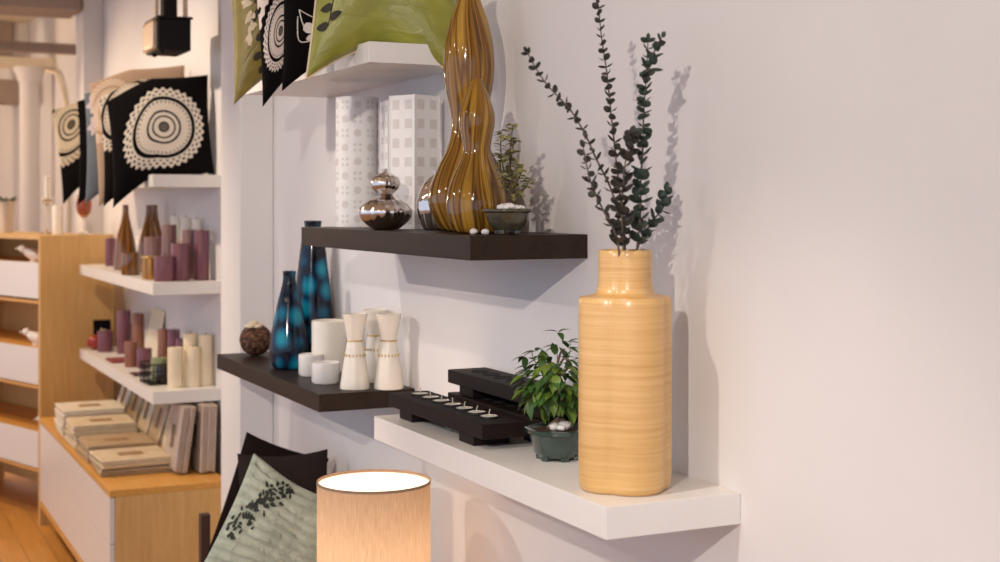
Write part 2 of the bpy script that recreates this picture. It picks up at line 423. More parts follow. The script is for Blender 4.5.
struct('ceiling_beam', box(BM(), -6, -.0005, 9.15, 9.25, 2.60, 2.665, .02), 'beam')
struct('ceiling_beam', box(BM(), -6, -.0005, 10.2, 10.46, 2.61, 2.67, .004), 'ceiling')
struct('ceiling_beam', box(BM(), -6, -.08, 10.9, 11.1, 2.39, 2.57, .004), 'beam')
struct('column', lathe(BM(), prof([(.085, 0), (.072, .02), (.070, 1.2), (.068, 2.4), (.075, 2.5), (.11, 2.6), (.11, 2.61)], 4), 32, c=(-.165, 10.33, 0)), 'wall')
struct('trim_1', tube(BM(), spline([(-.07, 10.2, 2.58), (-.03, 9.9, 2.52), (-.02, 9.6, 2.3), (-.02, 9.5, 2.0), (-.02, 9.5, .1)], 6), .014, seg=8), 'ceiling')

# ---------------------------------------------------------------- floating shelves
def shelf(x0, y0, y1, top, m, label, group, th=.05):
    return tag(obj('floating_shelf', box(BM(), x0, -.0005, y0, y1, top-th, top, .0015), m), label, 'shelf', group)
shelf(-.268, 1.982, 3.07, 1.15, 'white', 'white floating shelf under the bamboo vase and the tealight holders', 'floating shelves on the near wall', .054)
shelf(-.268, 2.522, 3.635, 1.585, 'espresso', 'dark brown floating shelf under the striped gourd vases', 'floating shelves on the near wall')
shelf(-.27, 3.475, 4.55, 1.15, 'espresso', 'dark brown floating shelf under the blue bottles and ivory candle holders', 'floating shelves on the near wall', .047)
shelf(-.268, 3.105, 4.21, 2.034, 'white', 'high white floating shelf under the green satin cushion', 'floating shelves on the near wall')
shelf(-.272, 5.566, 7.4, 1.764, 'white', 'white floating shelf under the row of patterned cushions beyond the pillar', 'floating shelves beyond the pillar')
shelf(-.272, 5.566, 7.4, 1.333, 'white', 'white floating shelf under the amber bottles and purple candles', 'floating shelves beyond the pillar')
shelf(-.272, 5.566, 7.4, .90, 'white', 'lowest white floating shelf, with cream pillar candles and a wire basket', 'floating shelves beyond the pillar')

# ---------------------------------------------------------------- bamboo vase
def lobed(rs):
    """four-lobed outline scaled by rs"""
    d, r0 = .0295*rs, .0555*rs
    def f(a):
        best = 0
        for k in range(4):
            b = a-(VA+k*PI/2)
            s = d*math.sin(b)
            if abs(s) < r0: best = max(best, d*math.cos(b)+math.sqrt(r0*r0-s*s))
        return best
    return f
# front lobe faces the camera, turned a little to the right of the line of sight
VA = math.atan2(2.104, -.159+1.41)+PI + R(27)
def vase_bm():
    bm = BM(); N = 96
    sec = [(.90, 0), (.955, .003), (.985, .012), (1, .03), (1, .318), (.992, .330), (.96, .336), (.70, .339), (.625, .343), (.59, .353), (.575, .372), (.575, .408), (.565, .416), (.54, .4175), (.5, .412), (.49, .38), (.47, .3)]
    rings = []
    for s, z in sec:
        f = lobed(s); rings.append([bm.verts.new((f(2*PI*k/N)*math.cos(2*PI*k/N), f(2*PI*k/N)*math.sin(2*PI*k/N), z)) for k in range(N)])
    for A, B in zip(rings, rings[1:]):
        for k in range(N): bm.faces.new((A[k], A[(k+1) % N], B[(k+1) % N], B[k]))
    bm.faces.new(rings[0][::-1]); bm.faces.new(rings[-1])
    return bm
VX, VY = -.159, 2.104
tag(obj('bamboo_vase', vase_bm(), 'bamboo', loc=(VX, VY, 1.1503), ang=50), 'tall honey-coloured lobed bamboo vase at the end of the white shelf', 'vase')

STEMS = {
 's1': [(-0.157, 2.105, 1.546), (-0.172, 2.097, 1.603), (-0.193, 2.091, 1.669), (-0.224, 2.09, 1.724), (-0.249, 2.086, 1.767), (-0.279, 2.085, 1.809), (-0.325, 2.09, 1.855), (-0.358, 2.091, 1.904)],
 's2': [(-0.18, 2.085, 1.53), (-0.2, 2.065, 1.593), (-0.231, 2.063, 1.645), (-0.255, 2.058, 1.689), (-0.273, 2.05, 1.743)],
 's3': [(-0.15, 2.118, 1.53), (-0.147, 2.129, 1.611), (-0.152, 2.138, 1.682), (-0.155, 2.146, 1.745), (-0.159, 2.154, 1.813), (-0.162, 2.162, 1.879), (-0.168, 2.171, 1.946), (-0.171, 2.179, 2.008)],
 's4': [(-0.150, 2.088, 1.53), (-0.147, 2.075, 1.62), (-0.147, 2.071, 1.69), (-0.145, 2.067, 1.759), (-0.146, 2.063, 1.811), (-0.144, 2.059, 1.863), (-0.143, 2.054, 1.932)],
 's4b': [(-0.144, 2.062, 1.863), (-0.138, 2.052, 1.894), (-0.136, 2.04, 1.917), (-0.132, 2.027, 1.934)],
 's5': [(-0.172, 2.082, 1.53), (-0.189, 2.065, 1.629), (-0.192, 2.056, 1.681), (-0.193, 2.045, 1.723), (-0.189, 2.032, 1.764)],
 's6': [(-0.140, 2.11, 1.53), (-0.123, 2.114, 1.581), (-0.092, 2.113, 1.623), (-0.072, 2.118, 1.641), (-0.061, 2.126, 1.673)]}
def euca(keys, label, rb, rt, step, leafm, z0=1.578):
    t = thing('eucalyptus_stem', label, 'eucalyptus', STEMS[keys[0]][0], group='eucalyptus stems in the bamboo vase')
    o0 = Vector(STEMS[keys[0]][0]); tw = BM(); lf = BM()
    for key in keys:
        P = [p-o0 for p in spline(STEMS[key], 10)]
        tube(tw, P, .0022, .0010, 6)
        L = 0; nxt = 0.005; k = 0; tot = sum((b-a).length for a, b in zip(P, P[1:])); ph = rnd.uniform(0, 6)
        for a, b in zip(P, P[1:]):
            L += (b-a).length
            if L >= nxt and (a+o0).z > z0-.005:
                f = L/tot; d = (b-a).normalized(); u = d.orthogonal().normalized(); v = d.cross(u)
                r = (rb+(rt-rb)*f)*rnd.uniform(.85, 1.12); ang = ph+k*PI/2+rnd.uniform(-.35, .35)
                for s in (0, PI):
                    q = u*math.cos(ang+s)+v*math.sin(ang+s)
                    g = (q+d*rnd.uniform(.3, 1.3)).normalized(); sd = d.cross(q)
                    disc_leaf(lf, a, g, d*rnd.uniform(.4, 1)-q*rnd.uniform(.5, 1)+sd*rnd.uniform(-.8, .8), r*1.05, .3)
                k += 1; nxt = L+step*(1.15-.4*f)*rnd.uniform(.85, 1.15)
        disc_leaf(lf, P[-1], (P[-1]-P[-2]), Vector((1, .3, .2)), rt*.9)
    obj('twig', tw, 'euca_twig', t); obj('leaves', lf, leafm, t, smooth=False)
euca(['s1'], 'long eucalyptus stem leaning far out over the dark shelf', .0082, .0060, .0125, 'euca_brown')
euca(['s2'], 'short dark eucalyptus stem below the long leaning one', .0094, .0078, .0125, 'euca_brown')
euca(['s3'], 'tallest upright eucalyptus stem, reaching the top of the picture', .0094, .0062, .0118, 'euca_brown')
euca(['s4', 's4b'], 'thick leafy green eucalyptus stem with a forked tip', .0140, .0062, .0108, 'euca')
euca(['s5'], 'short stout dark eucalyptus stem in the middle of the vase', .0130, .0098, .011, 'euca_brown')
euca(['s6'], 'shortest eucalyptus stem, bending towards the wall', .0108, .0088, .0115, 'euca')

# ---------------------------------------------------------------- tealight holders on the white shelf
def holder(label, loc, L, n, first, step, filled):
    t = thing('tealight_holder', label, 'candle holder', loc, group='dark wooden tealight holders')
    W = .1; bm = BM(); z0, z1 = .022, .0535
    # solid body; black discs on top stand in for the shade inside sockets
    box(bm, 0, W, 0, L, z0, z1-.0004, .002)
    obj('body', bm, 'ebony', t)
    sk = BM()
    for k in range(n):
        y = first+k*step
        lathe(sk, [(.0215, z1-.0006), (.0215, z1+.0006), (.0203, z1+.0008), (.0198, z1-.0002), (0, z1-.0003)], 28, c=(W/2, y, 0))
    obj('sockets', sk, 'hole', t)
    for y in (.06, L-.075-.05):
        obj('foot', box(BM(), .008, W-.008, y, y+.075, 0, z0, .002), 'ebony', t)
    return t
holder('long dark wooden tealight holder with seven tealights on the white shelf edge', (-.235, 2.537, 1.1503), .525, 7, .075, .0627, True)
holder('dark wooden tealight holder against the wall, lower one of the two stacked', (-.106, 2.49, 1.1503), .52, 7, .075, .0617, False)
holder('empty dark wooden tealight holder with open round sockets, stacked on another', (-.106, 2.49, 1.2045), .52, 7, .075, .0617, False)
pl = ['tealight nearest the bonsai pot in the long holder', 'second tealight from the bonsai in the long holder', 'third tealight from the bonsai in the long holder', 'middle tealight of the seven in the long holder',
      'third tealight from the ivory candle holders in the long holder', 'second tealight from the ivory candle holders in the long holder', 'tealight nearest the ivory candle holders in the long holder']
tl = None
for k in range(7):
    loc = (-.185, 2.537+.075+k*.0627, 1.2045)
    if tl is None:
        tl = thing('tealight', pl[0], 'candle', loc, group='tealights in the long holder')
        obj('tin_cup', lathe(BM(), [(0, 0), (.0185, 0), (.0192, .004), (.0186, .004), (.018, .0028), (0, .0027)], 28), 'tin', tl)
        obj('wax', lathe(BM(), [(.0178, .0026), (.0176, .0033), (.004, .0032), (0, .0031)], 24), 'wax', tl)
        obj('wick', tube(BM(), [(0, 0, .003), (.0008, 0, .010), (.003, .001, .017)], .0011, seg=6), 'wick', tl)
    else: dup(tl, loc, pl[k], (0, 0, rnd.uniform(0, 6)))

# ---------------------------------------------------------------- green bonsai
def hexpot(R0, h, n=6):
    def md(a, r, z):
        s = PI/n; b = (a % (2*s))-s; return r*(math.cos(s)/math.cos(b))*.5+r*.5
    return lambda bm, pr, seg=60: lathe(bm, pr, seg, md)
bz = thing('bonsai', 'leafy green bonsai in a teal glazed pot beside the bamboo vase', 'bonsai', (-.136, 2.40, 1.1503), (0, 0, .4))
b = BM(); hexpot(.06, .06)(b, [(0, .006), (.040, .006), (.047, .012), (.056, .045), (.058, .05), (.066, .053), (.067, .061), (.062, .062), (.058, .055), (.05, .05), (0, .05)])
obj('pot', b, 'pot_green', bz, ang=30)
for k in range(6): obj('pot_foot', box(BM(), -.008, .008, -.006, .006, 0, .010, .002), 'pot_green', bz, loc=(.036*math.cos(k*PI/3), .036*math.sin(k*PI/3), 0), rot=(0, 0, k*PI/3+PI/2))
obj('soil', lathe(BM(), prof([(.0575, .051), (.05, .056), (.03, .060), (.01, .063), (0, .0635)], 3), 30), 'soil', bz)
b = BM(); tube(b, spline([(0, 0, .055), (.006, -.004, .085), (-.004, .004, .11), (.002, 0, .14), (.0, .002, .17)], 5), .011, .004, 9)
for k in range(9):
    a = k*2.4; z = .10+.011*k; L = rnd.uniform(.035, .06)
    tube(b, spline([(0, 0, z), (L*.5*math.cos(a), L*.5*math.sin(a), z+.02), (L*math.cos(a), L*math.sin(a), z+.022)], 4), .0028, .001, 6)
for k in range(5): tube(b, spline([(0, 0, .075), (.014*math.cos(k*1.3), .014*math.sin(k*1.3), .067), (.024*math.cos(k*1.3), .024*math.sin(k*1.3), .058)], 3), .006, .002, 6)
obj('trunk', b, 'bark', bz)
b = BM(); rr = random.Random(5)
for k in range(250):
    a = rr.uniform(0, 2*PI); z = rr.uniform(-1, 1); q = rr.uniform(.35, 1)**.6
    d = Vector((math.cos(a)*math.sqrt(1-z*z), math.sin(a)*math.sqrt(1-z*z), z))
    p = Vector((d.x*.072*q-.008, d.y*.072*q, .150+d.z*.058*q))
    dd = Vector((d.x, d.y, d.z*.3-.25))+Vector((rr.uniform(-.5, .5), rr.uniform(-.5, .5), rr.uniform(-.3, .3)))
    leaf(b, p, dd, Vector((d.x*.3, d.y*.3, 1)), rr.uniform(.024, .038), rr.uniform(.013, .019), .4, mi=0 if rr.random() < .62 else 1)
for (x, y, z) in ((.02, -.01, .215), (.035, 0, .225), (-.03, .03, .21), (-.05, .04, .20), (0, .0, .22), (.015, .01, .245)):
    for k in range(3): leaf(b, (x, y, z), (rr.uniform(-1, 1), rr.uniform(-1, 1), rr.uniform(-.4, .5)), (0, 0, 1), .03, .013, .4, mi=0)
obj('leaves', b, ['leaf', 'leaf_young'], bz)
b = BM()
for (x, y, z, L) in ((.005, .005, .16, .06), (.03, -.005, .165, .06), (-.035, .03, .165, .045)): tube(b, spline([(x*.4, y*.4, z), (x, y, z+L*.6), (x*1.1, y*1.1, z+L)], 4), .0012, .0008, 5)
obj('shoot', b, 'leaf_young', bz)
for k, (dx, dy, r) in enumerate(((-.022, -.03, .011), (-.004, -.034, .013), (-.014, -.042, .009))):
    tag(obj('pebble', ball(BM(), (0, 0, 0), r, 1.1, 1, .75, 2, r*.1), 'stone', loc=(-.136+dx, 2.40+dy, 1.1503+.0635+r*.45)), 'white pebbles on the soil of the leafy green bonsai', 'pebble', 'white pebbles in the bonsai pot')

# ---------------------------------------------------------------- gourd vases, silver pieces, lanterns, small bonsai (upper dark shelf)
ZB = 1.5853
def gourd(label, loc, pts, m, rib=0, nrib=12, cat='vase', name='gourd_vase', group=None):
    pr = prof(pts, 6)
    md = (lambda a, r, z: r*(1+rib*(abs(math.cos(a*nrib/2))-.6))) if rib else None
    return tag(obj(name, lathe(BM(), pr, 72, md), m, loc=loc, ang=60), label, cat, group)
gourd('tall amber-striped gourd vase behind, its neck leaving the picture', (-.115, 2.868, ZB),
      [(0, 0), (.045, 0), (.070, .012), (.091, .06), (.090, .095), (.071, .145), (.049, .19), (.039, .235), (.043, .275), (.054, .325), (.0585, .375), (.055, .425), (.043, .48), (.030, .515), (.0245, .540), (.026, .562), (.023, .563), (.019, .545), (.015, .5), (0, .48)], 'gourd')
gourd('shorter amber-striped gourd vase in front of its taller twin', (-.172, 2.70, ZB),
      [(0, 0), (.038, 0), (.056, .010), (.0665, .05), (.064, .085), (.050, .125), (.036, .155), (.030, .178), (.033, .205), (.0385, .235), (.037, .26), (.027, .29), (.015, .318), (.010, .329), (.0085, .328), (.008, .31), (0, .29)], 'gourd')
gourd('mirror-silver round vase peeping out behind the striped gourds', (-.12, 3.035, ZB),
      [(0, 0), (.026, 0), (.037, .008), (.049, .05), (.047, .08), (.036, .108), (.020, .126), (.012, .132), (.013, .142), (.010, .143), (.008, .13), (0, .11)], 'chrome', .03, 16)
t = thing('silver_gourd_ornament', 'small ribbed silver double gourd ornament standing alone', 'ornament', (-.20, 3.172, ZB))
obj('lower_bulb', lathe(BM(), prof([(0, 0), (.024, 0), (.036, .005), (.055, .022), (.0625, .040), (.059, .054), (.042, .070), (.026, .079), (.0155, .086)], 5), 72, lambda a, r, z: r*(1+.085*(abs(math.cos(a*8))-.6))), 'chrome', t, ang=60)
obj('upper_bulb', lathe(BM(), prof([(.0165, .086), (.020, .089), (.031, .1), (.0345, .112), (.031, .125), (.02, .134), (.008, .139), (.004, .142), (.0045, .147), (0, .149)], 5), 72, lambda a, r, z: r*(1+.07*(abs(math.cos(a*8))-.6))), 'chrome', t, ang=60)

def round_lantern(label, loc, rad, h):
    t = thing('paper_lantern', label, 'lantern', loc, group='white printed lanterns')
    b = lathe(BM(), [(rad-.002, 0), (rad, .0), (rad, h), (rad-.0015, h), (rad-.002, .002)], 64)
    def spot(a0, z0, r):
        c = b.verts.new(((rad+.0007)*math.cos(a0), (rad+.0007)*math.sin(a0), z0)); ring = []
        for k in range(14):
            a = a0+r*math.cos(2*PI*k/14)/rad; z = z0+r*math.sin(2*PI*k/14); ring.append(b.verts.new(((rad+.0007)*math.cos(a), (rad+.0007)*math.sin(a), z)))
        for k in range(14): b.faces.new((c, ring[k], ring[(k+1) % 14])).material_index = 1
    n = 10
    for i in range(9):
        for k in range(n):
            a = 2*PI*k/n; z = .022+i*.0385
            if (i+k) % 2: spot(a, z, .0105)
            else:
                for s1 in (-1, 1):
                    for s2 in (-1, 1): spot(a+s1*.0075/rad, z+s2*.0075, .0042)
    obj('shade', b, ['paper', 'paper_spot'], t)
    obj('base_disc', lathe(BM(), [(0, 0), (rad-.003, 0), (rad-.003, .004), (0, .004)], 40), 'white', t)
def square_lantern(label, loc, s, h, rz, rows, cols):
    t = thing('paper_lantern', label, 'lantern', loc, (0, 0, rz), group='white printed lanterns')
    b = BM(); q = s/2
    for k in range(4):
        m = Matrix.Rotation(k*PI/2, 4, 'Z')
        def F(x0, x1, z0, z1, y, mi): b.faces.new([b.verts.new(m @ Vector(v)) for v in ((x0, y, z0), (x1, y, z0), (x1, y, z1), (x0, y, z1))]).material_index = mi
        F(-q, q, 0, h, -q, 0); F(-q+.002, q-.002, 0, h, -q+.002, 0); F(-q, q, h, h, -q, 0)
        cw = s/cols; ch = h/rows
        for i in range(cols):
            for j in range(rows):
                x = -q+cw*(i+.5); z = ch*(j+.5); w = cw*.27; F(x-w, x+w, z-w, z+w, -q-.0007, 1)
    bmesh.ops.dissolve_degenerate(b, dist=1e-6, edges=b.edges[:])
    obj('shade', b, ['paper', 'paper_spot'], t, smooth=False)
    fr = BM()
    for sx in (-1, 1):
        for sy in (-1, 1): box(fr, sx*q-.0016, sx*q+.0016, sy*q-.0016, sy*q+.0016, 0, h+.001, .0005)
    obj('corner_posts', fr, 'white', t)
round_lantern('round white lantern printed with grey dots, behind the silver ornament', (-.124, 3.59, ZB), .058, .352)
square_lantern('square white lantern with grey square print, next to the striped gourds', (-.088, 3.262, ZB), .088, .335, math.atan2(3.262, 1.32)+PI/4, 7, 2)
square_lantern('narrow lantern with square print standing in shade between the other two lanterns', (-.058, 3.46, ZB), .07, .335, math.atan2(3.46, 1.35)+.3, 8, 2)

sb = thing('bonsai', 'small wispy bonsai in a round olive bowl at the dark shelf end', 'bonsai', (-.16, 2.575, ZB))
obj('pot', lathe(BM(), prof([(0, .008), (.024, .008), (.030, .011), (.041, .026), (.046, .04), (.0475, .045), (.0535, .047), (.054, .052), (.049, .053), (.045, .046), (0, .044)], 4), 48, lambda a, r, z: r*(1+.02*math.cos(6*a))), 'pot_olive', sb)
for k in range(4): obj('pot_foot', box(BM(), -.007, .007, -.005, .005, 0, .011, .002), 'pot_olive', sb, loc=(.023*math.cos(k*PI/2+.6), .023*math.sin(k*PI/2+.6), 0), rot=(0, 0, k*PI/2+.6+PI/2))
obj('soil', lathe(BM(), [(.0465, .047), (.03, .051), (0, .053)], 24), 'soil', sb)
tw = BM(); lf = BM(); rr = random.Random(11)
for k, (dx, dy, h) in enumerate(((.004, .0, .125), (-.014, .006, .168), (.004, -.008, .182), (.012, .004, .15), (.026, -.006, .095), (-.02, -.006, .12), (.038, -.014, .07))):
    P = spline([(dx*.1, dy*.1, .045), (dx*.3, dy*.5, .045+h*.4), (dx*.9, dy, .045+h*.75), (dx*1.1+.004, dy, .045+h)], 8)
    tube(tw, P, .0024, .0008, 6)
    for i in range(8, len(P)):
        for _ in range(2):
            a = rr.uniform(0, 6.28); leaf(lf, P[i], (math.cos(a), math.sin(a), rr.uniform(-.3, .6)), (rr.uniform(-.4, .4), rr.uniform(-.4, .4), 1), rr.uniform(.013, .022), rr.uniform(.008, .013), .2)
obj('trunk', tw, 'twig', sb); obj('leaves', lf, 'leaf_small', sb)
for k, (dx, dy, r) in enumerate(((-.025, -.03, .010), (-.010, -.034, .012), (.008, -.033, .009), (-.018, -.02, .011), (.02, -.028, .008), (-.002, -.022, .009))):
    tag(obj('pebble', ball(BM(), (0, 0, 0), r, 1.2, 1, .7, 2, r*.12), 'stone', loc=(-.16+dx, 2.58+dy, ZB+.0515+r*.4)), 'white pebbles heaped on the soil of the olive bonsai bowl', 'pebble', 'white pebbles in the olive bowl')
for k, (x, y) in enumerate(((-.225, 2.60), (-.215, 2.565))):
    tag(obj('pebble', ball(BM(), (0, 0, 0), .008, 1.1, 1, .8, 2, .001), 'stone', loc=(x, y, ZB+.006)), ['white pebble on the dark shelf beside the bowl, nearer the gourds', 'white pebble on the dark shelf just before the olive bowl'][k], 'pebble', 'loose pebbles on the dark shelf')

# ---------------------------------------------------------------- lower dark shelf
ZC = 1.1503
cb = thing('coir_ball', 'round brown woven coir ball with a white flower tuft on the dark shelf end', 'ornament', (-.165, 4.455, ZC))
b = BM(); ball(b, (0, 0, .052), .053, 1, 1, .98, 4, .0012); obj('ball', b, 'coir', cb)
b = BM()
for dx, dy, dz, r in ((-.018, -.022, .100, .014), (-.002, -.030, .097, .011), (-.030, -.012, .096, .010), (-.010, -.012, .108, .012), (.008, -.02, .101, .009)): ball(b, (dx, dy, dz), r, 1.3, 1.1, .6, 2, .0015)
obj('flower', b, 'flower_cream', cb)
def bottle(label, loc, pts, m, group=None, name='bottle'):
    return tag(obj(name, lathe(BM(), prof(pts, 6), 56), m, loc=loc, ang=60), label, 'bottle', group)
bottle('shorter peacock blue bottle vase with teal spots, beside the coir ball', (-.172, 4.06, ZC), [(0, 0), (.040, 0), (.054, .012), (.060, .05), (.058, .085), (.046, .15), (.033, .21), (.0225, .25), (.019, .276), (.0205, .292), (.0165, .292), (.013, .27), (0, .26)], 'blue', 'peacock blue bottle vases')
bottle('taller peacock blue bottle vase, its neck behind the upper dark shelf', (-.070, 4.145, ZC), [(0, 0), (.050, 0), (.062, .014), (.067, .07), (.066, .13), (.056, .22), (.045, .31), (.036, .38), (.026, .42), (.0275, .442), (.0235, .442), (.019, .42), (0, .40)], 'blue', 'peacock blue bottle vases')
def votive(label, loc, r, h, m, wall=.004, base=0):
    t = thing('votive_holder', label, 'candle holder', loc, group='white votive holders')
    b = lathe(BM(), [(0, .001), (r*.88, 0), (r, .006), (r, h-.002), (r-wall*.5, h), (r-wall, h-.002), (r-wall, .012), (0, .011)], 44)
    obj('cup', b, m, t)
    obj('candle', lathe(BM(), [(0, .012), (r*.72, .012), (r*.72, h*.55), (r*.6, h*.57), (0, h*.56)], 30), 'wax', t)
votive('tall ivory frosted votive holder beside the blue bottles', (-.10, 3.90, ZC), .051, .155, 'ivory')
votive('low white porcelain votive cup in front of the tall ivory one', (-.180, 3.69, ZC), .040, .058, 'porcelain')
votive('small white votive cup half hidden behind the low porcelain one', (-.165, 3.87, ZC), .036, .062, 'porcelain')
def hourglass(label, loc, sc=1):
    t = thing('hourglass_candle_holder', label, 'candle holder', loc, group='ivory hourglass candle holders')
    b = lathe(BM(), prof([(0, 0), (.036, 0), (.040, .004), (.0385, .02), (.031, .07), (.0235, .115), (.0215, .128), (.0235, .145), (.030, .178), (.034, .198), (.0345, .2), (.032, .2), (.027, .178), (.018, .145), (0, .14)], 4), 44)
    obj('body', b, 'ivory', t, ang=60)
    obj('gold_band', lathe(BM(), [(.0214, .127), (.0226, .128), (.0226, .1305), (.0219, .1315)], 44), 'gold', t)
    d = BM()
    for k in range(18):
        a = 2*PI*k/18; ball(d, ((.0275+.0008)*math.cos(a), (.0275+.0008)*math.sin(a), .0905), .0030, .6, .9, 1.5, 1)
    obj('gold_dots', d, 'gold', t)
    return t
h0 = hourglass('ivory hourglass candle holder with gold band, next to the low votive cup', (-.146, 3.545, ZC))
dup(h0, (-.064, 3.505, ZC), 'ivory hourglass candle holder with gold band, nearest the tealight holder', (0, 0, .5))
dup(h0, (-.045, 3.66, ZC), 'ivory hourglass candle holder standing behind the other two', (0, 0, 1.1))

# ---------------------------------------------------------------- cushions
class Cushion:
    def __init__(s, w, h, t, pinch=.07, pinch_b=None, dfm=None, p=.42):
        s.w, s.h, s.t, s.pi, s.pb, s.dfm, s.p = w, h, t, pinch, pinch if pinch_b is None else pinch_b, dfm, p
    def at(s, u, v, side):
        x = s.w/2*u*(1-s.pi*u*u*(1-v*v)); pz = s.pb if v < 0 else s.pi
        z = s.h/2*v*(1-pz*v*v*(1-u*u))
        e = max(0, (1-u*u)*(1-v*v)); y = -side*s.t/2*e**s.p
        q = Vector((x, y, z))
        return s.dfm(q, u, v) if s.dfm else q
    def normal(s, u, v, side, e=.01):
        a = s.at(u+e, v, side)-s.at(u-e, v, side); b = s.at(u, v+e, side)-s.at(u, v-e, side)
        n = a.cross(b); n.normalize(); return n if side > 0 else -n
    def mesh(s, N=28):
        bm = BM(); uvl = bm.loops.layers.uv.new('UVMap'); g = {}
        def q(k): return math.sin((k/N-.5)*PI)
        for side in (1, -1):
            for i in range(N+1):
                for j in range(N+1):
                    rim = i in (0, N) or j in (0, N)
                    if rim and side < 0: g[side, i, j] = g[1, i, j]
                    else: g[side, i, j] = bm.verts.new(s.at(q(i), q(j), side))
            for i in range(N):
                for j in range(N):
                    ids = [(i, j), (i+1, j), (i+1, j+1), (i, j+1)]
                    f = bm.faces.new([g[(side,)+k] for k in (ids if side > 0 else ids[::-1])])
                    for lp, k in zip(f.loops, ids if side > 0 else ids[::-1]): lp[uvl].uv = ((q(k[0])+1)/2, (q(k[1])+1)/2)
        return bm
    def piping(s, r, N=24):
        bm = BM(); P = [(-1+2*k/N, -1) for k in range(N)]+[(1, -1+2*k/N) for k in range(N)]+[(1-2*k/N, 1) for k in range(N)]+[(-1, 1-2*k/N) for k in range(N+1)]
        return tube(bm, [s.at(u, v, 1) for u, v in P], r, seg=6)
    def decal(s, bm, poly, off=.0022):
        """flat motif: polygon in cushion coordinates laid on the front"""
        cu = sum(p[0] for p in poly)/len(poly); cv = sum(p[1] for p in poly)/len(poly)
        def P(u, v): return s.at(u, v, 1)+s.normal(u, v, 1)*off
        c = bm.verts.new(P(cu, cv)); r = [bm.verts.new(P(max(-.98, min(.98, u)), max(-.98, min(.98, v)))) for u, v in poly]
        for k in range(len(r)): bm.faces.new((c, r[k], r[(k+1) % len(r)]))
    def leafmark(s, bm, u, v, a, L, W, off=.0022):
        ca, sa = math.cos(a), math.sin(a); pts = []
        for k in range(10):
            t = k/10*2*PI; x = L*.5*(1+math.cos(t)); y = W*.5*math.sin(t)*(1 if True else 0)*(1-.45*math.cos(t))
            pts.append((u+(x*ca-y*sa), v+(x*sa+y*ca)))
        s.decal(bm, pts, off)
    def line(s, bm, pts, r=.0016, off=.001):
        P = spline([(u, v, 0) for u, v in pts], 6)
        tube(bm, [s.at(p.x, p.y, 1)+s.normal(p.x, p.y, 1)*off for p in P], r, seg=5)
def cushion(cu, m, label, loc, rot, group, piping=None, prints=()):
    t = thing('cushion', label, 'cushion', loc, rot, group)
    obj('cover', cu.mesh(), m, t, ang=180)
    if piping: obj('piping', cu.piping(.0032), piping, t)
    for nm, bm, mm in prints: obj(nm, bm, mm, t, smooth=False)
    return t

G1 = 'cushions on the high white shelf'
def hang(a, shear=0, edge=-.2, top=.6):
    """the part beyond the shelf edge hangs down; shear slants the hanging side"""
    def f(p, u, v):
        d = max(0, (edge-u)/(1+edge)); lo = (1-v)/2
        p.z -= a*d**1.25*(top+(1-top)*lo); p.x += shear*lo*d; return p
    return f
# green satin cushion slumped over the near end of the high shelf
def green_sag(p, u, v):
    w = max(0, (1-v)/2)**1.5
    p.z -= w*(.085*max(0, -u)**1.5+.095*max(0, u)**1.7); p.y -= w*(.065*max(0, u)+.005*max(0, -u)); p.x += .045*(1+v)/2*max(0, -u); return p
cu = Cushion(.37, .42, .13, .05, .02, green_sag)
lp = BM(); rr = random.Random(3)
for st in ([(-.78, -.62), (-.72, -.2), (-.8, .3), (-.7, .9)], [(-.5, -.3), (-.58, .1), (-.48, .6), (-.52, .95)]):
    cu.line(lp, st, .0012)
    for k, p in enumerate(spline([(a, b_, 0) for a, b_ in st], 4)): cu.leafmark(lp, p.x, p.y, (rr.uniform(-.5, .5) if k % 2 else PI+rr.uniform(-.5, .5)), .17, .085)
cushion(cu, 'satin', 'glossy green satin cushion with dark leaf print, slumped over the shelf end', (-.198, 3.21, 2.034+.208), (R(-6), 0, R(-13)), G1, 'cream_piping', [('leaf_print', lp, 'leaf_print')])
# black cushion with a fine white sketch
cu = Cushion(.375, .46, .10, .05, .02, hang(.10, .0))
sk = BM()
cu.line(sk, [(-.8, -.28), (-.72, -.5), (-.5, -.62), (-.3, -.62)]); cu.line(sk, [(-.82, -.34), (-.8, -.6), (-.62, -.7), (-.45, -.72)]); cu.line(sk, [(-.8, -.28), (-.6, -.46), (-.4, -.56)], .0012)
cu.leafmark(sk, -.74, -.48, -.7, .28, .09); cu.leafmark(sk, -.7, -.64, -.25, .26, .06)
cushion(cu, 'black_cloth', 'plain black cushion with a thin white flower sketch near its corner', (-.197, 3.43, 2.034+.228), (R(-5), 0, R(-6)), G1, None, [('flower_sketch', sk, 'thread_white')])
cu = Cushion(.41, .46, .10, .05, .02, hang(.13, .035))
cushion(cu, medallion_mat('near_medallion_cloth', .15, .29, .20, (214, 200, 190), stretch=1.45, outer2=True), 'black cushion with a white lace medallion on the high shelf', (-.218, 3.60, 2.034+.228), (R(-5), 0, R(-5)), G1)
cu = Cushion(.41, .46, .10, .05, .02, hang(.11, .02))
fl = BM(); rr = random.Random(4)
for k in range(16):
    cu_, cv_ = -.80+rr.gauss(0, .05), rr.uniform(-.62, .95)
    for j in range(4): cu.leafmark(fl, cu_+rr.gauss(0, .02), cv_+rr.gauss(0, .02), rr.uniform(0, 6.28), rr.uniform(.06, .11), rr.uniform(.045, .07))
lp = BM()
for k in range(9): cu.leafmark(lp, rr.uniform(-.74, -.55), -.85+.2*k, rr.uniform(-.4, .8), .2, .09)
cushion(cu, 'olive', 'olive satin cushion with cream flowers at the back of the high shelf row', (-.222, 3.82, 2.034+.228), (R(-4), 0, R(-4)), G1, None, [('flower_print', fl, 'flower_cream'), ('leaf_print', lp, 'leaf_print')])

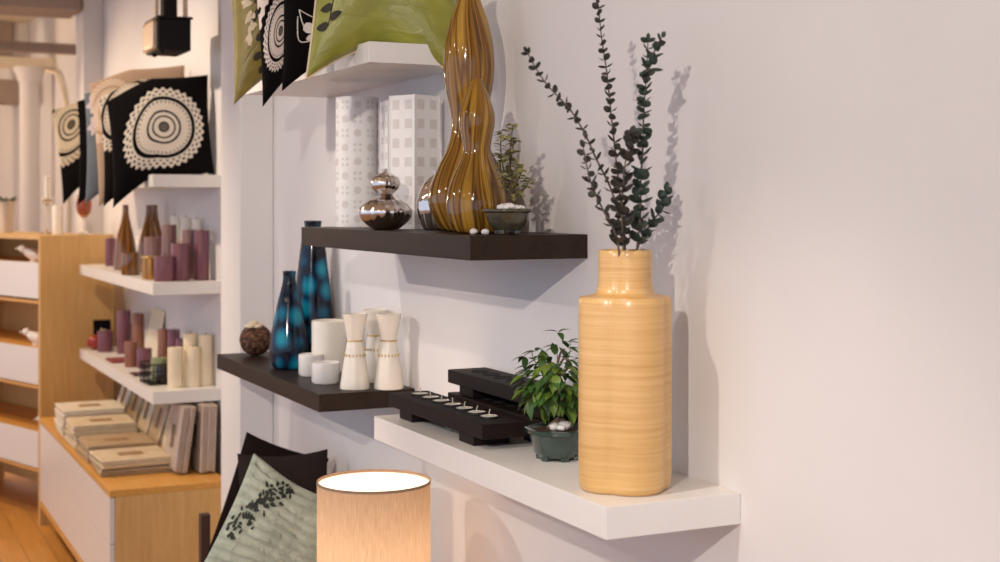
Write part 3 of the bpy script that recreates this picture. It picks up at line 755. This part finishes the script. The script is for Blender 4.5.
G2 = 'cushions on the shelf beyond the pillar'
ZF = 1.764
def far_cush(cu, m, label, y, rot, dz=.205, dx=0, prints=(), piping=None):
    return cushion(cu, m, label, (-.217+dx, y, ZF+dz), rot, G2, piping, prints)
cu = Cushion(.41, .41, .11, .05, .03, hang(.12, 0, -.1, .85))
far_cush(cu, medallion_mat('far_medallion_cloth', .52, .47, .41, (232, 222, 206)), 'black cushion with a large white ringed medallion, front of its row', 5.69, (R(-5), R(-3), R(-6)), .200)
cu = Cushion(.41, .42, .09, .05, .03, hang(.12, 0, -.1, .75))
far_cush(cu, medallion_mat('circle_cloth', .26, .76, .36, (206, 194, 178), (20, 16, 15)), 'dark cushion with a ringed circle behind the big white medallion cushion', 5.88, (R(-4), R(-2), R(-4)), .207)
cu = Cushion(.41, .475, .09, .05, .03, hang(.12, 0, -.1, .6))
far_cush(cu, medallion_mat('taupe_circle_cloth', .16, .72, .26, (204, 184, 164), (172, 146, 124)), 'taupe cushion with pale circles and a rosy top edge', 6.08, (R(-4), R(-4), R(-3)), .240)
cu = Cushion(.41, .44, .09, .05, .03, hang(.12, 0, -.1, .6))
fl = BM()
for (u, v) in ((-.8, .75), (-.62, .55), (-.8, .35)):
    for j in range(6): cu.leafmark(fl, u, v, j*1.05, .2, .13)
far_cush(cu, 'blue_cloth', 'slate blue cushion with pale flowers at its top corner', 6.28, (R(-3), 0, R(-2)), .218, 0, [('flower_print', fl, plain('lilac_petals', (196, 184, 190), .8))])
cu = Cushion(.41, .42, .09, .05, .03, hang(.12, 0, -.1, .6))
far_cush(cu, 'black_cloth', 'thin black edged cushion squeezed behind the slate blue one', 6.48, (R(-3), 0, R(-2)), .207)
cu = Cushion(.40, .42, .10, .05, .03, hang(.12, .05, -.1, .6))
far_cush(cu, medallion_mat('spiral_cloth', .2, .76, .42, (206, 190, 164), (14, 11, 11)), 'black cushion with cream rings at the far end of its row', 7.19, (R(-3), 0, R(0)), .207, -.02)

# cushions on the bench
G3 = 'cushions on the bench'
def sage_d(p, u, v):
    p.z -= .010*math.sin(3*u+2*v); return p
cu = Cushion(.40, .42, .15, .06, .06, sage_d)
sp = BM(); rr = random.Random(9)
for k in range(110):
    t = rr.random(); u = -.84+.52*t+rr.gauss(0, .07); v = -.12+1.0*t**.75+rr.gauss(0, .07)
    cu.leafmark(sp, u, v, rr.uniform(-.6, 2.2), rr.uniform(.06, .1), rr.uniform(.03, .05))
for k in range(34):
    t = rr.random(); cu.leafmark(sp, .66+rr.gauss(0, .05)+.1*t, .45-.8*t+rr.gauss(0, .05), rr.uniform(-.6, 2.2), rr.uniform(.06, .1), rr.uniform(.03, .05))
cushion(cu, 'sage', 'pale sage green quilted cushion with a dark leafy sprig, beside the lamp', (-.272, 3.79, .660), (R(-14), R(25), R(-25)), G3, None, [('sprig_embroidery', sp, 'sprig_print')])
cu = Cushion(.27, .50, .09, .05)
cushion(cu, 'brown_cloth', 'dark brown cushion whose corner rises behind the sage green cushion', (-.217, 4.20, .659), (R(-6), R(18), R(-25)), G3)
cu = Cushion(.27, .50, .09, .06)
cushion(cu, 'dark_cloth', 'charcoal cushion behind the lamp and the sage green cushion', (-.193, 4.04, .652), (R(-6), R(-1), R(-15)), G3)
bn = thing('wooden_bench', 'dark brown wooden bench post under the cushions, beside the oak cabinet', 'bench', (0, 0, 0))
obj('seat', box(BM(), -.36, -.02, 3.52, 4.62, .325, .365, .004), 'walnut', bn)
for x in (-.305, -.05):
    for y in (3.54, 4.56):
        obj('post', box(BM(), x-.016, x+.016, y, y+.034, 0, .62 if y > 4 else .46, .003), 'walnut', bn)

# ---------------------------------------------------------------- drum lamp
lm = thing('floor_lamp', 'glowing beige drum-shaded lamp beside the bench', 'lamp', (-.25, 3.12, 0))
zt, rl = .988, .135
b = BM(); lathe(b, [(rl, zt-.46), (rl, zt)], 96); sh = obj('lamp_shade', b, 'shade', lm)
b = BM(); lathe(b, [(rl-.0015, zt-.005), (rl+.0010, zt-.005), (rl+.0010, zt+.001), (rl-.0015, zt+.001), (rl-.0015, zt-.005)], 96); obj('rim', b, plain('rim_tape', (150, 126, 106), .8), sh)
obj('diffuser', lathe(BM(), [(0, zt-.006), (rl-.003, zt-.006), (rl-.003, zt-.009), (0, zt-.009)], 64), 'diffuser', lm)
obj('pole', lathe(BM(), [(0, .02), (.012, .02), (.012, zt-.3), (0, zt-.3)], 20), 'black_metal', lm)
obj('lamp_foot', lathe(BM(), [(0, 0), (.12, 0), (.125, .008), (.12, .018), (.02, .026), (0, .026)], 40), 'black_metal', lm)

# ---------------------------------------------------------------- oak cabinet with drawers
cab = thing('drawer_cabinet', 'low oak cabinet with white drawer fronts, under the linen packs', 'cabinet')
x0, x1, ya, yb = -.48, -.03, 5.33, 7.30
b = BM(); box(b, x0+.02, x1, ya, ya+.03, .13, .545, .002); box(b, x0+.02, x1, yb-.03, yb, .13, .545, .002); box(b, x1-.02, x1, ya+.03, yb-.03, .155, .545, .001); box(b, x0+.02, x1, ya+.03, yb-.03, .155, .18, .001)
obj('carcass', b, 'oak', cab)
obj('top_board', box(BM(), x0, x1, ya, yb, .545, .57, .002), 'oak_top', cab)
obj('base_rail', box(BM(), x0, x1, ya, yb, .125, .155, .002), 'oak_top', cab)
nd = 3; L = (yb-ya-.008)/nd
for k in range(nd):
    y = ya+.004+k*L
    for z0, z1 in ((.160, .366), (.369, .541)):
        obj('drawer', box(BM(), x0, x0+.019, y+.0008, y+L-.0008, z0, z1, .001), 'drawer', cab)
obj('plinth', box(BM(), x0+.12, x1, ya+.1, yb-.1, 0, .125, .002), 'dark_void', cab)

# packs of folded linen
def pack(label, loc, rot, w, d, h, m, lab, group):
    """w: x, d: y, h: z; folded layers bulging at the fold, in clear wrap, with a paper band label"""
    t = thing('linen_pack', label, 'linen', loc, rot, group)
    b = BM(); n = 5; lh = h/n
    for k in range(n):
        e = rnd.uniform(0, .010)
        box(b, -w/2+e, w/2-e*.5, -d/2+rnd.uniform(0, .009), d/2-rnd.uniform(0, .009), k*lh+.0006, (k+1)*lh-.0006, lh*.46, 3)
    obj('folded_cloth', b, m, t)
    obj('paper_label', box(BM(), -w*.17, w*.17, -d*.13, d*.1, h, h+.0012, .0003), lab, t)
    obj('wrap', box(BM(), -w/2-.003, w/2+.003, -d/2-.003, d/2+.003, 0, h+.003, .01, 3), 'film', t)
    return t
ZK = .5705
stk = [  # y centre, depth, packs: (h, material)
    (5.74, .29, [(.026, 'linen_tan'), (.034, 'linen')], 'nearest'), (6.07, .29, [(.036, 'linen_tan'), (.030, 'linen_tan')], 'second'),
    (6.42, .29, [(.05, 'linen'), (.05, 'linen')], 'third'), (6.78, .31, [(.06, 'linen_white'), (.058, 'linen_white')], 'farthest')]
nm = {'nearest': ['bottom pack of folded linen in the nearest stack on the cabinet', 'wrapped beige linen pack topping the nearest stack on the cabinet'],
      'second': ['bottom pack of folded linen in the second stack from the near end', 'tan linen pack topping the second stack from the near end'],
      'third': ['bottom pack of folded linen in the third stack from the near end', 'beige linen pack topping the third stack from the near end'],
      'farthest': ['bottom pack in the white linen stack at the far cabinet end', 'white linen pack topping the stack at the far cabinet end']}
for y, d, ps, key in stk:
    z = ZK
    for k, (h, m) in enumerate(ps):
        pack(nm[key][k], (-.325+rnd.uniform(-.006, .006), y, z), (0, 0, rnd.uniform(-.04, .04)), .285, d, h, m, 'label', 'linen packs stacked on the cabinet'); z += h+.0035
def lean(label, x, y, tilt, h, d, th, m, lab='label_dark', rz=0):
    # stands on its long edge, face to the room, top leaning to the wall
    pack(label, (x, y, ZK+h/2*math.cos(tilt)+th*0.0), (0, -PI/2+tilt, rz), h, d, th, m, lab, 'linen packs leaning on the wall')
lean('upright mauve-grey linen pack at the near end, against the wall', -.036, 5.60, R(2), .275, .23, .062, 'linen_grey')
lean('upright beige linen pack leaning on the mauve-grey one', -.128, 5.62, R(8), .27, .22, .055, 'linen_grey')
lean('leaning linen pack behind the upright beige one', -.085, 5.86, R(14), .27, .21, .05, 'linen')
lean('leaning tan linen pack between the near and the far leaning packs', -.085, 6.13, R(16), .26, .22, .05, 'linen_tan')
lean('third leaning linen pack from the far end of the cabinet', -.085, 6.40, R(16), .27, .22, .045, 'linen')
lean('second leaning linen pack from the far end of the cabinet', -.085, 6.68, R(17), .27, .22, .045, 'linen_tan')
lean('leaning pale linen pack at the far end of the cabinet', -.085, 6.96, R(18), .27, .22, .045, 'linen_white')

# ---------------------------------------------------------------- candles and jars on the far shelves
def pillar_candle(label, x, y, z, r, h, m, group, name='pillar_candle'):
    t = thing(name, label, 'candle', (x, y, z), group=group)
    obj('wax', lathe(BM(), [(0, 0), (r*.97, 0), (r, .003), (r, h-.004), (r*.96, h), (r*.5, h-.002), (0, h-.004)], 32), m, t)
    obj('wick', tube(BM(), [(0, 0, h-.004), (.001, 0, h+.006), (.003, 0, h+.010)], .001, seg=5), 'wick_dark', t)
    return t
ZU = 1.3333; gU = 'candles on the upper shelf beyond the pillar'
pillar_candle('tall purple streaked candle nearest the pillar on the upper shelf', -.052, 5.675, ZU, .031, .205, 'purple', gU)
pillar_candle('mauve-brown tall candle behind the tall purple one', -.075, 5.80, ZU, .030, .205, 'mauve', gU)
pillar_candle('medium wine-purple candle at the front corner of the upper shelf', -.140, 5.672, ZU, .036, .152, 'purple', gU)
pillar_candle('short wide purple candle beside the gold jar', -.208, 5.66, ZU, .040, .102, 'purple', gU)
pillar_candle('grey-mauve tall candle behind the short wide purple one', -.14, 5.88, ZU, .031, .225, 'mauve', gU)
pillar_candle('squat brown candle behind the gold jar', -.17, 6.05, ZU, .040, .17, 'mauve', gU)
pillar_candle('slim purple candle at the far end of the upper shelf', -.16, 7.15, ZU, .026, .14, 'purple', gU)
for lab, x, y, h in (('white taper candle just behind the amber bottles', -.045, 6.20, .26), ('white candle in the middle of the three white ones', -.045, 5.98, .255), ('white candle behind the tall purple ones, nearest the pillar', -.030, 5.86, .25)):
    t = thing('white_candle', lab, 'candle', (x, y, ZU), group='white candles on the upper shelf')
    obj('wax', lathe(BM(), [(0, 0), (.03, 0), (.026, .1), (.02, h-.003), (.017, h), (0, h-.002)], 28), 'wax', t)
    obj('wick', tube(BM(), [(0, 0, h-.003), (0, .001, h+.01)], .001, seg=5), 'wick_dark', t)
bp = [(0, 0), (.049, 0), (.056, .012), (.055, .06), (.044, .14), (.028, .205), (.0175, .25), (.014, .285), (.0145, .305), (.011, .305), (.009, .28), (0, .27)]
for lab, x, y in (('amber glass bottle farthest from the pillar, standing apart from the pair', -.165, 6.72), ('amber glass bottle of the close pair, the one nearer the front edge', -.112, 6.44), ('amber glass bottle of the close pair, the one by the wall', -.06, 6.57)):
    bottle(lab, (x, y, ZU), bp, 'amber', 'amber bottles on the upper shelf')
t = thing('gold_jar', 'small rough gold jar between the amber jar and the purple candle', 'jar', (-.225, 5.83, ZU))
obj('body', lathe(BM(), prof([(0, 0), (.03, 0), (.036, .01), (.038, .045), (.036, .08), (.034, .09), (.031, .088), (.030, .03), (0, .028)], 3), 30, lambda a, r, z: r*(1+.03*math.sin(7*a+40*z))), 'gold_foil', t)
obj('foil_rim', lathe(BM(), [(.033, .088), (.038, .091), (.036, .096), (.031, .092)], 26, lambda a, r, z: r*(1+.06*math.sin(5*a))), 'gold', t)
t = thing('amber_jar', 'squat amber glass jar candle with a white lid edge at the shelf front', 'jar', (-.235, 6.22, ZU))
obj('body', lathe(BM(), [(0, 0), (.037, 0), (.041, .005), (.042, .09), (.04, .098), (.037, .098), (.036, .02), (0, .018)], 32), 'amber', t)
obj('wax', lathe(BM(), [(0, .02), (.0355, .02), (.0355, .088), (.03, .092), (0, .092)], 28), 'wax', t)

ZL = .9003; gL = 'candles on the lowest shelf beyond the pillar'
pillar_candle('shorter cream pillar candle beside the wire basket', -.162, 5.668, ZL, .030, .162, 'cream_wax', gL)
pillar_candle('shorter cream pillar candle touching the taller cream pair', -.092, 5.668, ZL, .032, .160, 'cream_wax', gL)
pillar_candle('tall cream pillar candle behind the shorter cream ones', -.082, 5.74, ZL, .030, .21, 'cream_wax', gL)
pillar_candle('tall cream pillar candle nearest the pillar and the wall', -.035, 5.675, ZL, .027, .208, 'cream_wax', gL)
pillar_candle('short brown streaked candle before the glass dish', -.185, 6.47, ZL, .031, .115, 'brown_wax', gL)
pillar_candle('short dark purple candle next to the wire basket', -.14, 6.40, ZL, .034, .088, 'purple', gL)
pillar_candle('short purple candle beside the red ball at the far end', -.18, 7.18, ZL, .038, .105, 'purple', gL)
pillar_candle('tall purple candle at the far end of the lowest shelf', -.11, 7.06, ZL, .034, .215, 'purple', gL)
pillar_candle('tall brown candle right behind the tall purple one', -.06, 6.96, ZL, .030, .205, 'brown_wax', gL)
pillar_candle('tall brown candle in front of the glass dish edge', -.105, 6.15, ZL, .027, .195, 'brown_wax', gL)
pillar_candle('tall purple-brown candle pressed against the tall brown one', -.075, 6.09, ZL, .026, .197, 'purple', gL)
pillar_candle('medium dark purple candle behind the cream pillar candles', -.055, 6.0, ZL, .030, .165, 'purple', gL)
pillar_candle('squat brown candle between the purple and the cream candles', -.055, 5.89, ZL, .032, .135, 'brown_wax', gL)
pillar_candle('rusty brown block candle at the far wall end', -.07, 7.22, ZL, .03, .135, 'brown_wax', gL)
wb = thing('wire_basket', 'small black wire basket at the front of the lowest shelf', 'basket', (-.182, 5.84, ZL), (0, 0, .05))
b = BM(); bx, by, bh = .068, .078, .085
for z in (.004, .03, .056, bh):
    P = [(-bx, -by, z), (bx, -by, z), (bx, by, z), (-bx, by, z), (-bx, -by, z)]
    for p, q in zip(P, P[1:]): tube(b, [p, q], .0028 if z in (.004, bh) else .0018, seg=6)
for k in range(9):
    t_ = -1+2*k/8
    for s in (-1, 1): tube(b, [(s*bx, t_*by, .003), (s*bx, t_*by, bh)], .0018, seg=5); tube(b, [(t_*bx, s*by, .003), (t_*bx, s*by, bh)], .0018, seg=5)
obj('wires', b, 'black_metal', wb)
obj('tray', box(BM(), -bx, bx, -by, by, 0, .004, .001), 'black_metal', wb)
for lab, y, r, h, m in (('sage green candle standing in the black wire basket', 5.878, .034, .095, 'green_wax'), ('dark glass votive inside the black wire basket', 5.802, .03, .07, 'dark_glass')):
    pillar_candle(lab, -.182, y, ZL+.0045, r, h, m, 'candles in the wire basket', 'basket_candle')
rb = thing('red_ball_candle', 'round red ball candle at the far front end of the lowest shelf', 'candle', (-.21, 7.30, ZL))
b = BM(); ball(b, (0, 0, .039), .04, 1, 1, .98, 3); obj('wax', b, 'red', rb); obj('wick', tube(BM(), [(0, 0, .076), (0, .002, .09)], .0012, seg=5), 'wick_dark', rb)
pd = thing('glass_plate', 'large pale square glass plate leaning on the wall behind the candles', 'plate', (-.052, 6.74, ZL), (0, R(10), 0))
obj('dish', box(BM(), 0, .008, -.14, .14, 0, .245, .003), 'frost', pd)
obj('plate_rim', box(box(BM(), -.003, 0, -.14, .14, .23, .242, .001), -.003, 0, -.14, .14, .003, .015, .001), 'frost', pd)
cd = thing('greeting_card', 'small black card with a white flower at the shelf end', 'card', (-.16, 7.375, ZL), (R(-8), 0, 0))
obj('card', box(BM(), -.045, .045, -.002, .002, 0, .145, .001), 'black_cloth', cd)
b = BM()
for k in range(7): leaf(b, (0, -.003, .075), (math.cos(k*.9), -.05, math.sin(k*.9)), (0, -1, 0), .03, .014, .05)
obj('flower', b, 'flower_cream', cd)
tag(obj('square_dish', box(box(BM(), -.075, .075, -.09, .09, 0, .006, .002), -.07, .07, -.085, .085, .006, .010, .001), 'wine', loc=(-.17, 6.72, ZL)), 'flat wine red square dish lying on the lowest shelf', 'dish')
tag(obj('slate_coaster', box(BM(), -.05, .05, -.06, .06, 0, .006, .002), 'dark_glass', loc=(-.195, 6.15, ZL)), 'dark flat coaster at the front edge beside the wire basket', 'coaster')

# ---------------------------------------------------------------- tall oak unit with open boxes and white drawers
un = thing('shelf_unit', 'tall oak shelf unit with white drawer fronts at the far left', 'shelving', (-.464, 7.42, 0), (0, 0, math.atan2(.943, -.332)))
# local x runs along the front, away; local -y goes back
D = .415; W = 1.3; T = .02; HT = 1.482
obj('side_panel', box(BM(), 0, T, -D, 0, 0, HT, .0015), 'oak', un)
obj('side_panel', box(BM(), W-T, W, -D, 0, 0, HT, .0015), 'oak', un)
obj('back_panel', box(BM(), T, W-T, -D, -D+.012, .05, HT, .001), 'oak', un)
obj('top_board', box(BM(), T, W-T, -D+.012, -.001, HT-T, HT, .001), 'oak', un)
for z in (1.337, 1.148, .900, .712, .468, .285):
    obj('shelf_board', box(BM(), T, W-T, -D+.012, -.003, z-.016, z, .001), 'oak_top', un)
for z0, z1 in ((1.158, 1.343), (.717, .904), (.29, .474)):
    obj('drawer', box(BM(), T+.003, W-T-.003, -.02, 0, z0, z1, .002), 'drawer', un)
def L2W(x, y):  # point of the unit in the room
    a = math.atan2(.943, -.332); return (-.464+x*math.cos(a)-y*math.sin(a), 7.42+x*math.sin(a)+y*math.cos(a))
def bird(label, lx, ly, z, rz, s, m='porcelain'):
    x, y = L2W(lx, ly)
    t = thing('bird_figurine', label, 'figurine', (x, y, z), (0, 0, rz), group='white bird figurines')
    b = BM(); lathe(b, prof([(0, 0), (.012, .004), (.024, .03), (.027, .055), (.020, .085), (.012, .098), (0, .104)], 4), 24)
    for v in b.verts: v.co = Matrix.Translation((0, 0, .03*s)) @ Matrix.Rotation(R(70), 4, 'Y') @ (v.co-Vector((0, 0, .05)))*s if False else Matrix.Translation((0, 0, .034*s)) @ (Matrix.Rotation(R(66), 4, 'Y') @ ((v.co-Vector((0, 0, .052)))*s))
    ball(b, (.05*s, 0, .062*s), .019*s, sub=2)
    obj('body', b, m, t)
    obj('beak', tube(BM(), [(.065*s, 0, .063*s), (.086*s, 0, .060*s)], .006*s, .001*s), m, t)
    tb = BM(); leaf(tb, (-.035*s, 0, .026*s), (-1, 0, .35), (0, 0, 1), .075*s, .032*s, -.1); obj('tail', tb, m, t)
    obj('stand', lathe(BM(), [(0, 0), (.02*s, 0), (.02*s, .006*s), (.006*s, .012*s), (.006*s, .02*s), (0, .02*s)], 18), m, t)
bird('white porcelain bird in the top box of the tall oak unit', .27, -.1, 1.3375, R(160), 1.15)
bird('white porcelain bird in the middle box of the tall oak unit', .24, -.1, .9005, R(150), 1.1)
bird('white porcelain bird in the bottom box of the tall oak unit', .09, -.1, .4685, R(190), 1.0)

# things standing on the tall unit
def candlestick(label, lx, ly, hs, hc):
    x, y = L2W(lx, ly)
    t = thing('candlestick', label, 'candlestick', (x, y, HT+.0005), group='candlesticks on the tall oak unit')
    obj('stick', lathe(BM(), prof([(0, 0), (.035, 0), (.033, .008), (.009, .02), (.008, hs*.5), (.012, hs*.7), (.008, hs*.8), (.034, hs*.93), (.036, hs), (.03, hs), (.012, hs-.01), (0, hs-.01)], 4), 30), 'clear', t)
    obj('candle', lathe(BM(), [(0, hs-.009), (.014, hs-.009), (.013, hs+hc), (.01, hs+hc+.002), (0, hs+hc)], 20), 'wax', t)
candlestick('glass candlestick with a white candle on the tall oak unit', .32, -.20, .19, .12)
x, y = L2W(.20, -.20)
pillar_candle('white pillar candle on the tall oak unit beside the glass candlestick', x, y, HT+.0005, .028, .155, 'wax', None)
x, y = L2W(.16, -.33)
gb = thing('glass_goblet', 'rose amber glass goblet under the far black cushion', 'goblet', (x, y, HT+.0005))
obj('stem', lathe(BM(), prof([(0, 0), (.03, 0), (.028, .006), (.007, .016), (.006, .07), (.012, .09)], 4), 28), 'clear', gb)
obj('bowl', lathe(BM(), prof([(.012, .09), (.034, .115), (.042, .155), (.037, .2), (.034, .2), (.038, .155), (.028, .118), (0, .1)], 4), 28), 'amber_clear', gb)
x, y = L2W(.80, -.2)
pp = thing('potted_plant', 'small green plant in a tall pale pot on the tall oak unit', 'plant', (x, y, HT+.0005))
obj('pot', lathe(BM(), [(0, 0), (.034, 0), (.045, .17), (.047, .18), (.042, .18), (.04, .165), (0, .16)], 28), 'terracotta', pp)
b = BM(); rr = random.Random(8)
for k in range(60):
    a = rr.uniform(0, 6.28); leaf(b, (.02*math.cos(a), .02*math.sin(a), .165), (math.cos(a), math.sin(a), rr.uniform(.4, 2)), (0, 0, 1), rr.uniform(.04, .07), .012, .3)
obj('leaves', b, 'leaf', pp)

# ---------------------------------------------------------------- black spotlight box hanging by the wall
sp = thing('spotlight_fixture', 'black box spotlight with a steel face hanging from the ceiling by the wall', 'spotlight', (-.205, 5.5, 2.25))
obj('housing', box(BM(), -.065, .065, -.02, .22, 0, .125, .006), 'black_metal', sp)
b = BM(); box(b, -.082, -.065, 0, .2, .006, .119, .016, 4); obj('reflector_face', b, 'steel', sp)
obj('lid', box(BM(), -.068, .072, -.024, .224, .125, .135, .003), 'black_metal', sp)
for y in (.02, .17): obj('rubber_foot', lathe(BM(), [(0, -.01), (.008, -.01), (.01, 0), (0, 0)], 12), 'black_metal', sp, loc=(-.04, y, 0))
obj('arm', box(BM(), -.03, .025, .04, .11, .135, .845, .006), 'black_metal', sp)
for x in (-.055, .06): obj('bracket', box(BM(), x-.008, x+.008, .05, .07, .135, .849, .002), 'steel', sp)

# ceiling light far away
x, y = -.22, 11.1
cl = thing('ceiling_light', 'round lit downlight in the far ceiling', 'light', (x, y, 3.085))
obj('ring', lathe(BM(), [(.07, .0149), (.085, .0149), (.085, .004), (.07, 0), (.066, .006)], 30), 'white', cl)
obj('lamp_disc', lathe(BM(), [(0, .006), (.068, .006), (.068, .0075), (0, .0075)], 30), 'lit', cl)

# ---------------------------------------------------------------- lights
def spot(loc, tgt, power, deg, col=(1, .89, .79), blend=.6, rad=.035):
    l = bpy.data.lights.new('track_spot', 'SPOT'); l.energy = power; l.color = col; l.spot_size = R(deg); l.spot_blend = blend; l.shadow_soft_size = rad
    o = bpy.data.objects.new('track_spot', l); C.objects.link(o); o.location = loc
    o.rotation_euler = (Vector(tgt)-Vector(loc)).to_track_quat('-Z', 'Y').to_euler()
def point(loc, power, col=(1, .82, .62), rad=.05):
    l = bpy.data.lights.new('bulb', 'POINT'); l.energy = power; l.color = col; l.shadow_soft_size = rad
    o = bpy.data.objects.new('bulb', l); C.objects.link(o); o.location = loc; return o
spot((-1.58, 1.75, 2.9), (-.48, 1.85, .85), 80, 52, blend=.75)
spot((-3.1, -.7, 2.9), (-.05, 2.0, 1.45), 300, 62)
spot((-3.75, 5.0, 2.9), (-.05, 3.5, 1.2), 170, 30, blend=.9)
for q in ((-2.4, 1.2, 2.9), (-2.9, 3.2, 2.9), (-2.0, .4, 2.9), (-3.4, 1.9, 2.9)): spot(q, (-.15, 2.8, 1.7), 7, 50, rad=.03)
spot((-1.7, 4.1, 2.9), (-.1, 4.1, 1.4), 45, 62)
spot((-1.7, 5.6, 2.95), (-.1, 6.3, 1.2), 128, 84, (1, .8, .6))
spot((-1.9, 8.2, 2.9), (-.2, 7.4, 1.0), 130, 90, (1, .76, .52))
point((-.25, 3.12, .82), 3.6, (1, .87, .72), .04).name = 'lamp_bulb'
point((-1.6, 10.2, 2.4), 36, (1, .70, .42), .1)
point((-.9, 9.4, 1.9), 5, (1, .78, .55), .1)
point((-1.6, 13.2, 2.4), 30, (1, .70, .42), .1)

w = bpy.data.worlds.new('daylight'); bpy.context.scene.world = w; w.use_nodes = True
bg = w.node_tree.nodes['Background']; bg.inputs[0].default_value = (.70, .79, 1.0, 1); bg.inputs[1].default_value = .98

# ---------------------------------------------------------------- camera
cam = bpy.data.cameras.new('camera'); co = bpy.data.objects.new('camera', cam); C.objects.link(co)
co.location = (-1.41, 0, 1.65); co.rotation_euler = (PI/2, 0, -math.atan(665/1388.9))
cam.lens = 50; cam.sensor_width = 36; cam.shift_y = -.078; cam.clip_end = 60
cam.dof.use_dof = True; cam.dof.focus_distance = 3.0; cam.dof.aperture_fstop = 4.2
sc = bpy.context.scene; sc.camera = co
v = sc.view_settings; v.view_transform = 'Standard'; v.look = 'None'; v.gamma = 1; v.use_curve_mapping = False; v.exposure = .13
sc.cycles.use_denoising = True
